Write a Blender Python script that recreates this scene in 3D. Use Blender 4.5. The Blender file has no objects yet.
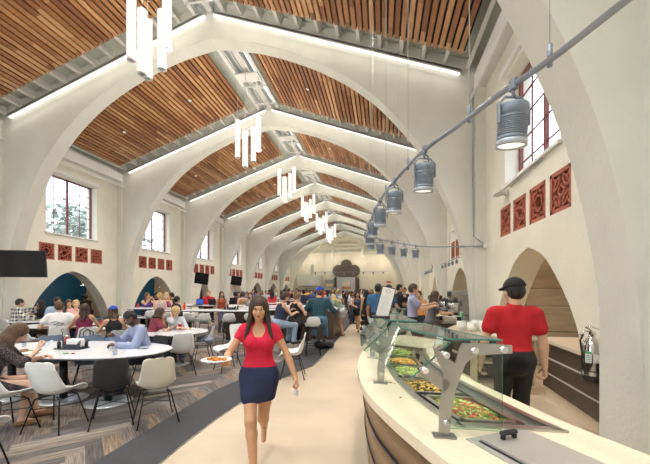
import bpy, bmesh, math, random
import numpy as np
from mathutils import Vector, Matrix
from mathutils.geometry import tessellate_polygon
random.seed(7); rng = np.random.RandomState(7)
PI = math.pi
scene = bpy.context.scene
COL = scene.collection

# ------------------------------------------------------------------ camera
FPX = 344.0; TH = math.atan(57/FPX); CK = math.cos(TH); CS = math.sin(TH); EYE = 1.68
cd = bpy.data.cameras.new('camera'); cam = bpy.data.objects.new('camera', cd); COL.objects.link(cam)
cam.location = (0, 0, EYE); cam.rotation_euler = (PI/2, 0, TH)
cd.sensor_width = 36; cd.lens = FPX/650*36; cd.shift_y = 58/650; cd.clip_start = .05; cd.clip_end = 300
scene.camera = cam
def sight(u): return math.degrees(math.atan((u-325)/FPX)-TH)
def at(u, z):
    """hall position of something seen in direction u at distance z along the view"""
    x = (u-325)/FPX*z
    return (x*CK - z*CS, x*CS + z*CK)

# ------------------------------------------------------------------ materials
MATS = {}
def mat(name, col, rough=.5, metal=0., var=0., scale=8., bump=0., bscale=None, emis=None, estr=1., spec=.5, stretch=None, sheen=0., coat=0.):
    if name in MATS: return MATS[name]
    m = bpy.data.materials.new(name); m.use_nodes = True; nt = m.node_tree; N = nt.nodes; L = nt.links
    b = N['Principled BSDF']
    b.inputs['Base Color'].default_value = (*col, 1); b.inputs['Roughness'].default_value = rough
    b.inputs['Metallic'].default_value = metal; b.inputs['Specular IOR Level'].default_value = spec
    if coat: b.inputs['Coat Weight'].default_value = coat; b.inputs['Coat Roughness'].default_value = .12
    tc = N.new('ShaderNodeTexCoord'); src = tc.outputs['Object']
    if stretch:
        mp = N.new('ShaderNodeMapping'); mp.inputs['Rotation'].default_value = (0, 0, stretch[3] if len(stretch) > 3 else 0)
        mp2 = N.new('ShaderNodeMapping'); mp2.inputs['Scale'].default_value = stretch[:3]
        L.new(src, mp.inputs[0]); L.new(mp.outputs[0], mp2.inputs[0]); src = mp2.outputs[0]
    nz = N.new('ShaderNodeTexNoise'); nz.inputs['Scale'].default_value = scale; nz.inputs['Detail'].default_value = 4; L.new(src, nz.inputs['Vector'])
    if not var: var = .03
    r = N.new('ShaderNodeValToRGB'); r.color_ramp.elements[0].position = .3; r.color_ramp.elements[1].position = .7
    r.color_ramp.elements[0].color = (*[max(0, c*(1-var)) for c in col], 1); r.color_ramp.elements[1].color = (*[min(1, c*(1+var)) for c in col], 1)
    L.new(nz.outputs['Fac'], r.inputs[0]); L.new(r.outputs[0], b.inputs['Base Color'])
    if bump:
        n2 = N.new('ShaderNodeTexNoise'); n2.inputs['Scale'].default_value = bscale or scale*3; n2.inputs['Detail'].default_value = 3; L.new(src, n2.inputs['Vector'])
        bp = N.new('ShaderNodeBump'); bp.inputs['Strength'].default_value = bump; bp.inputs['Distance'].default_value = .02
        L.new(n2.outputs['Fac'], bp.inputs['Height']); L.new(bp.outputs[0], b.inputs['Normal'])
    if emis: b.inputs['Emission Color'].default_value = (*emis, 1); b.inputs['Emission Strength'].default_value = estr
    MATS[name] = m; return m
def plaster(name, col, rough=.75):
    """board-formed painted concrete: faint horizontal courses and speckle"""
    m = mat(name, col, rough, var=.05, scale=1.3, spec=.25); nt = m.node_tree; N = nt.nodes; L = nt.links; b = N['Principled BSDF']
    tc = N.new('ShaderNodeTexCoord'); sp = N.new('ShaderNodeSeparateXYZ'); L.new(tc.outputs['Object'], sp.inputs[0])
    mu = N.new('ShaderNodeMath'); mu.operation = 'MULTIPLY'; mu.inputs[1].default_value = 3.6; L.new(sp.outputs['Z'], mu.inputs[0])
    fr = N.new('ShaderNodeMath'); fr.operation = 'FRACT'; L.new(mu.outputs[0], fr.inputs[0])
    gt = N.new('ShaderNodeMath'); gt.operation = 'LESS_THAN'; gt.inputs[1].default_value = .05; L.new(fr.outputs[0], gt.inputs[0])
    nz = N.new('ShaderNodeTexNoise'); nz.inputs['Scale'].default_value = 26; nz.inputs['Detail'].default_value = 5; L.new(tc.outputs['Object'], nz.inputs['Vector'])
    sb = N.new('ShaderNodeMath'); sb.operation = 'MULTIPLY_ADD'; sb.inputs[1].default_value = -.45; L.new(gt.outputs[0], sb.inputs[0]); L.new(nz.outputs['Fac'], sb.inputs[2])
    bp = N.new('ShaderNodeBump'); bp.inputs['Strength'].default_value = .22; bp.inputs['Distance'].default_value = .02
    L.new(sb.outputs[0], bp.inputs['Height']); L.new(bp.outputs[0], b.inputs['Normal']); return m
def glassmat(name, tint=(.93, .97, .95), refl=1.0):
    m = bpy.data.materials.new(name); m.use_nodes = True; N = m.node_tree.nodes; L = m.node_tree.links; N.clear()
    o = N.new('ShaderNodeOutputMaterial'); t = N.new('ShaderNodeBsdfTransparent'); t.inputs[0].default_value = (*tint, 1)
    g = N.new('ShaderNodeBsdfGlossy'); g.inputs['Roughness'].default_value = .03; f = N.new('ShaderNodeLayerWeight'); f.inputs[0].default_value = .5
    pw = N.new('ShaderNodeMath'); pw.operation = 'POWER'; pw.inputs[1].default_value = 5; L.new(f.outputs['Facing'], pw.inputs[0])
    mm = N.new('ShaderNodeMath'); mm.operation = 'MULTIPLY_ADD'; mm.inputs[1].default_value = .8*refl; mm.inputs[2].default_value = .035*refl; L.new(pw.outputs[0], mm.inputs[0])
    x = N.new('ShaderNodeMixShader'); L.new(mm.outputs[0], x.inputs[0]); L.new(t.outputs[0], x.inputs[1]); L.new(g.outputs[0], x.inputs[2]); L.new(x.outputs[0], o.inputs[0])
    MATS[name] = m; return m
def check(name, c1, c2, scale):
    """two-way plaid: squares of both colours and their mix"""
    m = mat(name, c1, .85); N = m.node_tree.nodes; L = m.node_tree.links; b = N['Principled BSDF']
    tc = N.new('ShaderNodeTexCoord'); sp = N.new('ShaderNodeSeparateXYZ'); L.new(tc.outputs['Object'], sp.inputs[0]); outs = []
    ad = N.new('ShaderNodeMath'); ad.operation = 'ADD'; L.new(sp.outputs['X'], ad.inputs[0]); L.new(sp.outputs['Y'], ad.inputs[1])
    for s in (ad.outputs[0], sp.outputs['Z']):
        a = N.new('ShaderNodeMath'); a.operation = 'MULTIPLY'; a.inputs[1].default_value = scale; L.new(s, a.inputs[0])
        f = N.new('ShaderNodeMath'); f.operation = 'FRACT'; L.new(a.outputs[0], f.inputs[0])
        g = N.new('ShaderNodeMath'); g.operation = 'GREATER_THAN'; g.inputs[1].default_value = .5; L.new(f.outputs[0], g.inputs[0]); outs.append(g)
    s = N.new('ShaderNodeMath'); s.operation = 'ADD'; L.new(outs[0].outputs[0], s.inputs[0]); L.new(outs[1].outputs[0], s.inputs[1])
    h = N.new('ShaderNodeMath'); h.operation = 'MULTIPLY'; h.inputs[1].default_value = .5; L.new(s.outputs[0], h.inputs[0])
    mx = N.new('ShaderNodeMix'); mx.data_type = 'RGBA'; mx.inputs[6].default_value = (*c1, 1); mx.inputs[7].default_value = (*c2, 1)
    L.new(h.outputs[0], mx.inputs[0]); L.new(mx.outputs[2], b.inputs['Base Color']); return m
def lamp(name, col, s):
    m = bpy.data.materials.new(name); m.use_nodes = True; N = m.node_tree.nodes; L = m.node_tree.links; N.clear()
    o = N.new('ShaderNodeOutputMaterial'); e = N.new('ShaderNodeEmission'); e.inputs[0].default_value = (*col, 1); e.inputs[1].default_value = s
    L.new(e.outputs[0], o.inputs[0]); MATS[name] = m; return m

plaster('wall_paint', (.82, .785, .69)); plaster('frame_paint', (.73, .735, .665)); plaster('tan_paint', (.62, .50, .36)); plaster('grey_paint', (.55, .53, .48))
mat('blue_paint', (.0, .085, .20), .6, var=.05); mat('deck_paint', (.56, .60, .54), .7, var=.08, scale=2)
mat('white_trim', (.82, .82, .78), .5); mat('steel', (.62, .61, .58), .28, 1., var=.08, scale=3, stretch=(1, 1, 12)); mat('brushed', (.44, .43, .41), .34, 1., var=.08, scale=5)
mat('black_metal', (.012, .012, .014), .35, .3); mat('dark_metal', (.05, .055, .065), .4, .6); mat('alu', (.42, .47, .54), .32, .9); mat('lid_steel', (.50, .48, .45), .38, .45, var=.06, scale=3); mat('lamp_ring', (.52, .56, .62), .4, .3); mat('chrome', (.78, .78, .78), .12, 1.)
mat('lamp_body', (.23, .27, .33), .45, .2); mat('sheet_steel', (.46, .42, .37), .42, .55, var=.12, scale=2, stretch=(1, 1, 6)); mat('hood_steel', (.72, .72, .68), .35, .6, var=.12, scale=1.2); mat('base_steel', (.66, .70, .76), .30, .45); mat('black_plastic', (.02, .02, .022), .35); mat('rubber', (.03, .03, .03), .7)
mat('shell_white', (.84, .86, .87), .32, coat=.2); mat('shell_cream', (.74, .70, .60), .32, coat=.2); mat('shell_black', (.028, .031, .037), .42); mat('shell_slate', (.10, .13, .18), .4); mat('shell_grey', (.52, .54, .55), .35)
mat('tabletop', (.78, .80, .85), .22, var=.02, coat=.3); mat('table_edge', (.06, .06, .065), .5)
mat('counter_top', (.84, .73, .57), .22, var=.03, scale=40, coat=.25); mat('counter_wood', (.26, .165, .095), .42, var=.22, scale=4, stretch=(1, 1, 8)); mat('dark_wood', (.085, .058, .04), .45, var=.25, scale=6, stretch=(1, 1, 10))
mat('seam', (.02, .025, .04), .4); mat('red_frame', (.20, .05, .04), .5); mat('red_grille', (.44, .13, .09), .6, var=.12, scale=5); mat('grille_dark', (.10, .015, .012), .8)
mat('border_carpet', (.058, .058, .066), .95, var=.25, scale=120, bump=.3, bscale=300); mat('steel_dark', (.16, .16, .16), .3, 1.)
mat('floor_cream', (.56, .47, .355), .30, var=.13, scale=.9, coat=.05, spec=.35)
mat('screen', (.006, .007, .012), .12); mat('terracotta', (.38, .07, .045), .7); mat('red', (.62, .02, .03), .5); mat('paper', (.84, .84, .82), .8)
mat('label_green', (.10, .45, .22), .5); mat('kitchen_dark', (.115, .095, .08), .6, var=.15)
mat('phone_screen', (.40, .52, .72), .3); mat('print_grey', (.45, .44, .44), .8); mat('blue_screen', (.02, .05, .25), .3, emis=(.05, .15, .8), estr=.6)
glassmat('window_glass', (.97, .98, 1.0), .6); glassmat('guard_glass', (.86, .94, .90), 1.0); glassmat('cup_glass', (.92, .93, .96), 1.2)
lamp('led', (1.0, .95, .86), 3.0); lamp('pendant_glow', (1.0, .93, .87), 1.6); lamp('spot_glow', (1.0, .84, .62), 3.0)

# ------------------------------------------------------------------ mesh helpers
def link(name, me, parent=None, loc=None, rot=None):
    o = bpy.data.objects.new(name, me); COL.objects.link(o)
    if parent is not None: o.parent = parent
    if loc is not None: o.location = loc
    if rot is not None: o.rotation_euler = rot
    return o
class MB:
    def __init__(s): s.bm = bmesh.new(); s.mats = []; s.mi = 0
    def use(s, m):
        m = MATS[m] if isinstance(m, str) else m
        if m not in s.mats: s.mats.append(m)
        s.mi = s.mats.index(m); return s
    def face(s, pts, smooth=False):
        f = s.bm.faces.new([s.bm.verts.new(p) for p in pts]); f.material_index = s.mi; f.smooth = smooth; return f
    def box(s, c, d, rz=0, M=None, bev=0):
        """c centre, d full sizes"""
        R = Matrix.Rotation(rz, 4, 'Z'); T = Matrix.Translation(c) @ R
        if M is not None: T = M @ T
        X, Y, Z = [v/2 for v in d]; b = min(bev, X*.9, Y*.9, Z*.9)
        if b <= 0:
            V = [s.bm.verts.new(T @ Vector((x, y, z))) for x in (-X, X) for y in (-Y, Y) for z in (-Z, Z)]
            for q in ((0, 1, 3, 2), (4, 6, 7, 5), (0, 4, 5, 1), (2, 3, 7, 6), (0, 2, 6, 4), (1, 5, 7, 3)):
                f = s.bm.faces.new([V[i] for i in q]); f.material_index = s.mi
        else:
            V = {}
            for x in (-1, 1):
                for y in (-1, 1):
                    for z in (-1, 1):
                        for a in range(3):
                            p = [x*(X-b), y*(Y-b), z*(Z-b)]; p[a] = (x*X, y*Y, z*Z)[a]
                            V[x, y, z, a] = s.bm.verts.new(T @ Vector(p))
            def F(vs): f = s.bm.faces.new(vs); f.material_index = s.mi
            for a in range(3):
                o = [i for i in range(3) if i != a]
                for sg in (-1, 1):
                    k = []
                    for p, q in ((-1, -1), (1, -1), (1, 1), (-1, 1)):
                        t = [0, 0, 0]; t[a] = sg; t[o[0]] = p; t[o[1]] = q; k.append(V[(*t, a)])
                    F(k)
                for p in (-1, 1):
                    for q in (-1, 1):
                        t1 = [0]*3; t2 = [0]*3; t1[a] = -1; t2[a] = 1; t1[o[0]] = t2[o[0]] = p; t1[o[1]] = t2[o[1]] = q
                        F([V[(*t1, o[0])], V[(*t2, o[0])], V[(*t2, o[1])], V[(*t1, o[1])]])
            for x in (-1, 1):
                for y in (-1, 1):
                    for z in (-1, 1): F([V[x, y, z, 0], V[x, y, z, 1], V[x, y, z, 2]])
        return s
    def tube(s, pts, r, n=8, caps=True, smooth=True):
        pts = [Vector(p) for p in pts]; rs = r if isinstance(r, (list, tuple)) else [r]*len(pts)
        rings = []; up = None
        for i, p in enumerate(pts):
            d = (pts[min(i+1, len(pts)-1)] - pts[max(i-1, 0)]); d = d.normalized() if d.length > 1e-9 else Vector((0, 0, 1))
            if up is None: up = Vector((1, 0, 0)) if abs(d.x) < .9 else Vector((0, 1, 0))
            a = (up - d*up.dot(d)); a = a.normalized() if a.length > 1e-6 else d.orthogonal().normalized(); up = a; b = d.cross(a)
            rings.append([s.bm.verts.new(p + (a*math.cos(2*PI*k/n) + b*math.sin(2*PI*k/n))*rs[i]) for k in range(n)])
        for A, B in zip(rings, rings[1:]):
            for k in range(n):
                f = s.bm.faces.new([A[k], A[(k+1) % n], B[(k+1) % n], B[k]]); f.material_index = s.mi; f.smooth = smooth
        if caps:
            for R in (rings[0][::-1], rings[-1]): f = s.bm.faces.new(R); f.material_index = s.mi
        return s
    def lathe(s, prof, c=(0, 0, 0), n=20, M=None, smooth=True, sx=1, sy=1):
        """prof list of (r, z); closes to the axis where r == 0"""
        T = Matrix.Translation(c) if M is None else M @ Matrix.Translation(c)
        rings = []
        for r, z in prof:
            if r <= 1e-6: rings.append([s.bm.verts.new(T @ Vector((0, 0, z)))])
            else: rings.append([s.bm.verts.new(T @ Vector((r*sx*math.cos(2*PI*k/n), r*sy*math.sin(2*PI*k/n), z))) for k in range(n)])
        for A, B in zip(rings, rings[1:]):
            for k in range(n):
                a = A[k % len(A)]; a2 = A[(k+1) % len(A)]; b = B[k % len(B)]; b2 = B[(k+1) % len(B)]
                vs = [a, a2, b2, b]; u = []
                for v in vs:
                    if v not in u: u.append(v)
                if len(u) > 2: f = s.bm.faces.new(u); f.material_index = s.mi; f.smooth = smooth
        return s
    def prism(s, poly, h0, h1, T=None, holes=(), sides=True, smooth_sides=False, skip=None):
        """poly & holes 2-D; extruded along local z from h0 to h1; T maps (x,y,z) to world"""
        T = T or (lambda p: p)
        loops = [list(poly)] + [list(h) for h in holes]
        tris = tessellate_polygon([[Vector((x, y, 0)) for x, y in l] for l in loops]); flat = [p for l in loops for p in l]
        lo = [s.bm.verts.new(T((x, y, h0))) for x, y in flat]; hi = [s.bm.verts.new(T((x, y, h1))) for x, y in flat]
        for t in tris:
            for vs in ([lo[i] for i in t], [hi[i] for i in t][::-1]):
                try: f = s.bm.faces.new(vs); f.material_index = s.mi
                except ValueError: pass
        if sides:
            k = 0
            for li, l in enumerate(loops):
                n = len(l)
                for i in range(n):
                    if li == 0 and skip and skip(l[i], l[(i+1) % n]): continue
                    a, b = k+i, k+(i+1) % n
                    f = s.bm.faces.new([lo[a], lo[b], hi[b], hi[a]]); f.material_index = s.mi; f.smooth = smooth_sides
                k += n
        return s
    def mesh(s, name):
        bmesh.ops.recalc_face_normals(s.bm, faces=s.bm.faces[:])
        me = bpy.data.meshes.new(name); s.bm.to_mesh(me); s.bm.free()
        for m in s.mats: me.materials.append(m)
        return me
    def obj(s, name, parent=None, loc=None, rot=None, **p):
        o = link(name, s.mesh(name), parent, loc, rot)
        for k, v in p.items():
            if v: o[{'cat': 'category'}.get(k, k)] = v
        return o
def new(m): return MB().use(m)
def thing(name, label, cat, loc=(0, 0, 0), rz=0, group=None):
    o = link(name, None, None, loc, (0, 0, rz)); o['label'] = label; o['category'] = cat
    if group: o['group'] = group
    return o
KIDS = {}
def copy_tree(o, loc=None, rz=None, label=None, group=None, parent=None):
    c = o.copy(); COL.objects.link(c)
    if parent is not None: c.parent = parent
    if loc is not None: c.location = loc
    if rz is not None: c.rotation_euler = (0, 0, rz)
    if label: c['label'] = label
    if group: c['group'] = group
    for ch in [x for x in o.children]: copy_tree(ch, parent=c)
    return c
def spline(pts, n):
    """Catmull-Rom through 2-D/3-D points, n segments each"""
    P = [pts[0]] + list(pts) + [pts[-1]]; out = []
    for i in range(1, len(P)-2):
        for k in range(n):
            t = k/n; a, b, c, d = P[i-1], P[i], P[i+1], P[i+2]
            out.append(tuple(.5*((2*b[j]) + (-a[j]+c[j])*t + (2*a[j]-5*b[j]+4*c[j]-d[j])*t*t + (-a[j]+3*b[j]-3*c[j]+d[j])*t**3) for j in range(len(a))))
    out.append(tuple(pts[-1])); return out
def text(body, size, m, parent, loc, rot, depth=.002, name='lettering', align='CENTER'):
    cu = bpy.data.curves.new(name, 'FONT'); cu.body = body; cu.size = size; cu.align_x = align; cu.extrude = depth
    o = bpy.data.objects.new(name, cu); COL.objects.link(o); dg = bpy.context.evaluated_depsgraph_get()
    me = bpy.data.meshes.new_from_object(o.evaluated_get(dg)); bpy.data.objects.remove(o)
    me.materials.clear(); me.materials.append(MATS[m]); return link(name, me, parent, loc, rot)
WORLD_S = 5.0; PEND = 200; DOWN = 800; STRIP = 20; EXPO = -.5
# ------------------------------------------------------------------ the hall
XC = -4.75; HW = 7.25; XL = XC-HW; XR = XC+HW; RIDGE = 9.41; SL = .352; EAVE = 6.94
RY = [-6.24, -1.16, 3.42, 9.0] + [9.0+5.08*k for k in range(1, 8)]     # near faces of the arch frames
RD = .45; YEND = 47.9
def frame_depth(y): return .55 if abs(y-3.42) < .01 else RD
ARCH = [(0, 8.72), (1.3, 8.46), (2.6, 7.97), (3.7, 7.37), (4.6, 6.66), (5.3, 5.88), (5.72, 5.3), (6.12, 4.5), (6.45, 3.75), (6.72, 2.92), (6.92, 1.9), (7.0, 1.0), (7.02, 0)]
half = spline(ARCH, 4)
intr = [(XC+x, z) for x, z in half[::-1]] + [(XC-x, z) for x, z in half[1:]]        # right foot -> apex -> left foot
outer = [(XL, 0), (XL, EAVE+.42), (XC, RIDGE+.50), (XR, EAVE+.42), (XR, 0)]
rib_me = None
for i, y in enumerate(RY):
    d = frame_depth(y); m = new('frame_paint')
    m.prism(outer + intr, 0, d, T=lambda p: (p[0], p[2], p[1]))
    # wall pilaster behind the frame line
    m.box((XL+.12, d/2, 3.4), (.24, d+.16, 6.8)); m.box((XR-.12, d/2, 3.4), (.24, d+.16, 6.8))
    o = m.obj('trim_%d' % (i+1), loc=(0, y, 0), kind='structure', label='concrete pointed arch frame spanning the hall')
    # light strips on the camera-side face
    if y > 5:
        for s in (-1, 1):
            L_ = 6.95; a = math.atan(SL); cx = XC+s*(L_*math.cos(a)/2+.12); cz = RIDGE-.02-SL*abs(cx-XC)
            R = Matrix.Translation((0, 0, 0)) @ Matrix.Rotation(s*a, 4, 'Y')
            t = thing('strip_light', '', 'light', (cx, y-.075, cz), 0, None)
            side = 'left' if s < 0 else 'right'
            ordn = ['', '', 'the arch frame nearest the camera', 'the first full arch frame from the camera', 'the second arch frame', 'the third arch frame', 'the fourth arch frame', 'the fifth arch frame', 'the sixth arch frame', 'the seventh arch frame', 'the farthest arch frame'][i]
            t['label'] = 'linear light along the %s roof slope of %s' % (side, ordn); t['group'] = 'linear lights on the arch frames'
            new('white_trim').box((0, 0, .03), (L_, .15, .07), M=R).box((0, -.07, 0), (L_, .01, .09), M=R).obj('housing', t)
            new('led').box((0, -.005, -.02), (L_-.06, .11, .03), M=R).obj('diffuser', t)
# ceiling deck with purlins and slatted timber panels
WOODS = []
for i, c in enumerate([(.33, .155, .065), (.26, .11, .042), (.39, .20, .09), (.20, .08, .033), (.30, .135, .055), (.45, .25, .12)]):
    WOODS.append(mat('cedar_%d' % i, tuple(v*1.15 for v in c), .5, var=.22, scale=5, stretch=(9, .7, 9)))
mat('slat_backing', (.02, .014, .01), .9)  # dark backing seen in the gaps between slats
bays = list(zip(RY, RY[1:])) + [(RY[-1], YEND)]
a = math.atan(SL)
for bi, (y0, y1) in enumerate(bays):
    ya = y0+frame_depth(y0); yb = y1
    if yb < 0: continue
    for s in (-1, 1):
        R = Matrix.Translation((XC, 0, RIDGE)) @ (Matrix.Scale(s, 4, (1, 0, 0))) @ Matrix.Rotation(a, 4, 'Y')
        L_ = 8.15
        m = new('deck_paint').box((L_/2, (ya+yb)/2, .42), (L_, yb-ya, .06), M=R)
        m.use('white_trim')
        for k in range(13): m.box((.35+k*.57, (ya+yb)/2, .27), (.09, yb-ya, .24), M=R)
        m.obj('ceiling', kind='structure')
        if ya > 40: continue
        pa_, pb_ = ya+.35, yb-.68
        m = new('slat_backing').box((3.9, (pa_+pb_)/2, .10), (6.2, pb_-pa_, .02), M=R)
        x = .83; p = .152
        while x < 6.95:
            yy = pa_
            while yy < pb_:
                ln = min(random.uniform(.9, 2.6), pb_-yy); m.use(random.choice(WOODS))
                m.box((x, yy+ln/2, .045), (p*.69, ln-.004, .07), M=R); yy += ln
            x += p
        m.obj('ceiling', kind='structure', label='slatted cedar ceiling panel')
    # ridge beam, sprinkler pipe
    m = new('white_trim').box((XC, (ya+yb)/2, RIDGE+.22), (.22, yb-ya, .26))
    m.box((XC-.42, (ya+yb)/2, RIDGE+.02), (.12, yb-ya, .12)).box((XC+.42, (ya+yb)/2, RIDGE+.02), (.12, yb-ya, .12))
    m.tube([(XC+.16, ya, RIDGE-.02), (XC+.16, yb, RIDGE-.02)], .035); m.tube([(XC-.14, ya, RIDGE+.03), (XC-.14, yb, RIDGE+.03)], .025)
    ym = (ya+yb)/2; m.tube([(XC-.5, ym+.6, RIDGE-.05), (XC+.5, ym+.6, RIDGE-.05)], .03); m.tube([(XC-.5, yb-.5, RIDGE-.05), (XC+.5, yb-.5, RIDGE-.05)], .03)
    for dx in (-.3, 0, .3): m.tube([(XC+dx, ym+.6, RIDGE-.15), (XC+dx, ym+.6, RIDGE+.1)], .05)
    m.obj('trim_%d' % (30+bi), kind='structure', label='ridge beam and pipes')
# eave beams (wall heads)
for x, n in ((XL, 'trim_50'), (XR, 'trim_51')):
    s = 1 if x < XC else -1
    new('white_trim').box((x+s*.12, 20.5, EAVE-.12), (.28, 54.9, .34)).tube([(x+s*.34, -6, EAVE-.55), (x+s*.34, 47, EAVE-.55)], .035).obj(n, kind='structure')

# side walls with their windows, pierced grilles and pointed openings
def pointed(c, hw, top, base=0):
    k = hw/1.95
    pts = spline([(0, top), (.42*k, top-.12), (.80*k, top-.36), (1.36*k, top-.95), (1.72*k, top-1.6), (1.90*k, top-2.1), (1.95*k, base)], 3)
    return [(c+x, z) for x, z in pts[::-1]] + [(c-x, z) for x, z in pts[1:]]
def rect(c, w, z0, z1): return [(c-w/2, z0), (c+w/2, z0), (c+w/2, z1), (c-w/2, z1)]
GR = [(-1.10), (-.37), (.37), (1.10)]
def grille(cx, y, z, s, pat, label, group):
    """pierced square screen, its own object, set in the wall"""
    m = new('red_grille'); w = .60; e = w/2; t = .09
    for dy, dz, sy, sz in ((0, e-.03, w, .06), (0, -e+.03, w, .06), (e-.03, 0, .06, w), (-e+.03, 0, .06, w)): m.box((0, dy, dz), (t, sy, sz))
    def ring(r, n=16, ph=0, th=.016, r2=None):
        P = [(0, (r if (k % 2 == 0 or r2 is None) else r2)*math.cos(2*PI*k/n+ph), (r if (k % 2 == 0 or r2 is None) else r2)*math.sin(2*PI*k/n+ph)) for k in range(n)]
        for k in range(n):
            p, q = Vector(P[k]), Vector(P[(k+1) % n]); d = q-p
            m.box((0, 0, 0), (t*.8, d.length+th, th*2), M=Matrix.Translation((p+q)/2) @ Matrix.Rotation(math.atan2(d.z, d.y), 4, 'X'))
    if pat == 0: ring(.11, 12); ring(.27, 8, PI/8, r2=.15)
    elif pat == 1: ring(.10, 10); ring(.27, 12, 0, r2=.15); ring(.19, 4, PI/4)
    elif pat == 2: ring(.09, 4, 0); ring(.26, 8, 0, r2=.12); ring(.22, 12)
    else: ring(.13, 8, PI/8); ring(.28, 16, 0, r2=.19)
    for k in range(4):
        g = PI/4+k*PI/2; m.box((0, 0, 0), (t*.7, .16, .03), M=Matrix.Rotation(g, 4, 'X') @ Matrix.Translation((0, .30, 0)))
    m.use('grille_dark').box((s*.10, 0, 0), (.02, w, w))
    return m.obj('wall_grille', loc=(cx, y, z), label=label, cat='grille', group=group)
ordb = ['nearest', 'second', 'third', 'fourth', 'fifth', 'sixth', 'seventh', 'eighth', 'farthest']
for side, X, s in (('left', XL, -1), ('right', XR, 1)):
    wm = new('wall_paint'); win = 1; nb = 0
    T = lambda p: (X+s*p[2], p[0], p[1])
    for bi, (y0, y1) in enumerate(bays):
        ya = y0; yb = y1; c = (y0+frame_depth(y0)+y1)/2
        hw = 1.95; top = 2.42
        if side == 'left' and bi == 5: hw = .85
        holes = []
        big = y0 > 1 and yb < YEND  # bays beside the camera stay windowless to cut daylight on the near frame
        if big:
            holes.append(rect(c, 2.25, 3.80, 6.02)); holes += [rect(c+g, .60, 2.80, 3.40) for g in GR]
        # wall above z=2.6 with holes, and below with the pointed notch
        if big:
            ap = pointed(c, hw, top); ap = [p for p in ap]
            base = [(ya, 0)] + [ap[-1]] + ap[::-1][1:] + [(yb, 0), (yb, 2.62), (ya, 2.62)]
            wm.prism(base, 0, .5, T=T, skip=lambda p, q: (p[1] == 0 and q[1] == 0) or p[0] == q[0] or (p[1] > 2.6 and q[1] > 2.6))
            wm.prism([(ya, 2.62), (yb, 2.62), (yb, 7.7), (ya, 7.7)], 0, .5, T=T, holes=holes, skip=lambda p, q: True)
            nb += 1
            # window
            fr = new('red_frame'); z0, z1, w = 3.80, 6.02, 2.25
            for dy, dz, sy, sz in ((0, z1-.03, w, .06), (0, z0+.03, w, .06), (w/2-.03, (z0+z1)/2, .06, z1-z0), (-w/2+.03, (z0+z1)/2, .06, z1-z0), (0, (z0+z1)/2, .09, z1-z0)):
                fr.box((0, dy, dz), (.07, min(sy, .05) if sy < .2 else sy, min(sz, .04) if sz < .2 else sz))
            for k in (1, 3): fr.box((0, (k-2)*w/4, (z0+z1)/2), (.03, .013, z1-z0))
            for k in range(1, 5): fr.box((0, 0, z0+k*(z1-z0)/5), (.03, w, .013))
            fr.use('white_trim').box((-s*.17, 0, z0-.02), (.38, w+.1, .05)).box((-s*.30, 0, z1+.10), (.16, w+.12, .12))
            fo = fr.obj('window_%d' % (nb if side == 'left' else 20+nb), loc=(X+s*.30, c, 0), kind='structure')
            new('window_glass').box((s*.01, 0, (z0+z1)/2), (.008, w-.06, z1-z0-.06)).obj('pane', fo)
            if y1 < 45 and not (side == 'right' and bi > 4):
                for gi, g in enumerate(GR):
                    where = ['nearest', 'second nearest', 'third nearest', 'farthest'][gi]
                    grille(X+s*.05, c+g, 3.10, s, (gi+bi) % 4, 'red pierced screen, %s of four, under the %s %s window' % (where, ordb[nb-1], side), 'red pierced wall screens')
        else:
            wm.prism([(ya, 0), (yb, 0), (yb, 7.7), (ya, 7.7)], 0, .5, T=T, skip=lambda p, q: True)
    wm.obj('wall_'+side, kind='structure')
# niches behind the left wall: blue back wall, tan cross walls
m = new('blue_paint').box((XL-2.25, 24, 1.6), (.1, 50, 3.2)); m.use('tan_paint')
for y in RY[2:]: m.box((XL-1.35, y+.6, 1.6), (1.75, .12, 3.2))
m.use('wall_paint').box((XL-1.35, 24, 3.05), (1.75, 50, .1)); m.use('floor_cream').box((XL-1.12, 24, -.03), (2.23, 50, .05))
m.use('wall_paint').box((XL-.6, 26.8, 1.3), (.06, 4.2, 2.6))
m.obj('wall_niches', kind='structure')
# rooms behind the right wall
m = new('tan_paint').box((XR+2.1, 22, 1.6), (.1, 50, 3.2)); m.box((XR+1.3, 22, 3.05), (1.7, 50, .1))
for y in RY[2:]: m.box((XR+1.3, y+.5, 1.6), (1.6, .12, 3.2))
m.use('floor_cream').box((XR+1.08, 22, -.03), (2.15, 50, .05)); m.obj('wall_service', kind='structure')
# end wall and an unseen wall added behind the camera to limit daylight
T = lambda p: (p[0], YEND+p[2], p[1])
m = new('wall_paint').prism([(XL-.5, 0), (XR+.5, 0), (XR+.5, 6.9), (XC, 9.9), (XL-.5, 6.9)], 0, .3, T=T)
m.use('white_trim')
for x, w in ((-11.0, .1), (-9.9, .14), (-7.9, .12), (-6.9, .14), (-10.4, .06)): m.box((x, YEND-.08, 5.3), (w, .12, 3.2))
for z in (7.1, 7.6, 8.1): m.box((XC, YEND-.1, z), (8.5-(z-7)*5.2, .14, .14))
m.box((XC+2.1, YEND-.35, 7.0), (.35, .7, 1.5)).box((XC-2.1, YEND-.35, 7.0), (.35, .7, 1.5)).box((XC, YEND-.5, 6.75), (13, .1, .12))
m.obj('wall_end', kind='structure')
m = new('wall_paint').box((XC, -6.4, .1), (14.5, .2, .2)).box((XC, -6.4, 5.6), (14.5, .2, 5.4)).box((XL+1, -6.4, 1.5), (2.2, .2, 3)).box((XR-4, -6.4, 1.5), (8.2, .2, 3)); m.obj('wall_rear_baffle', kind='structure')
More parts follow.
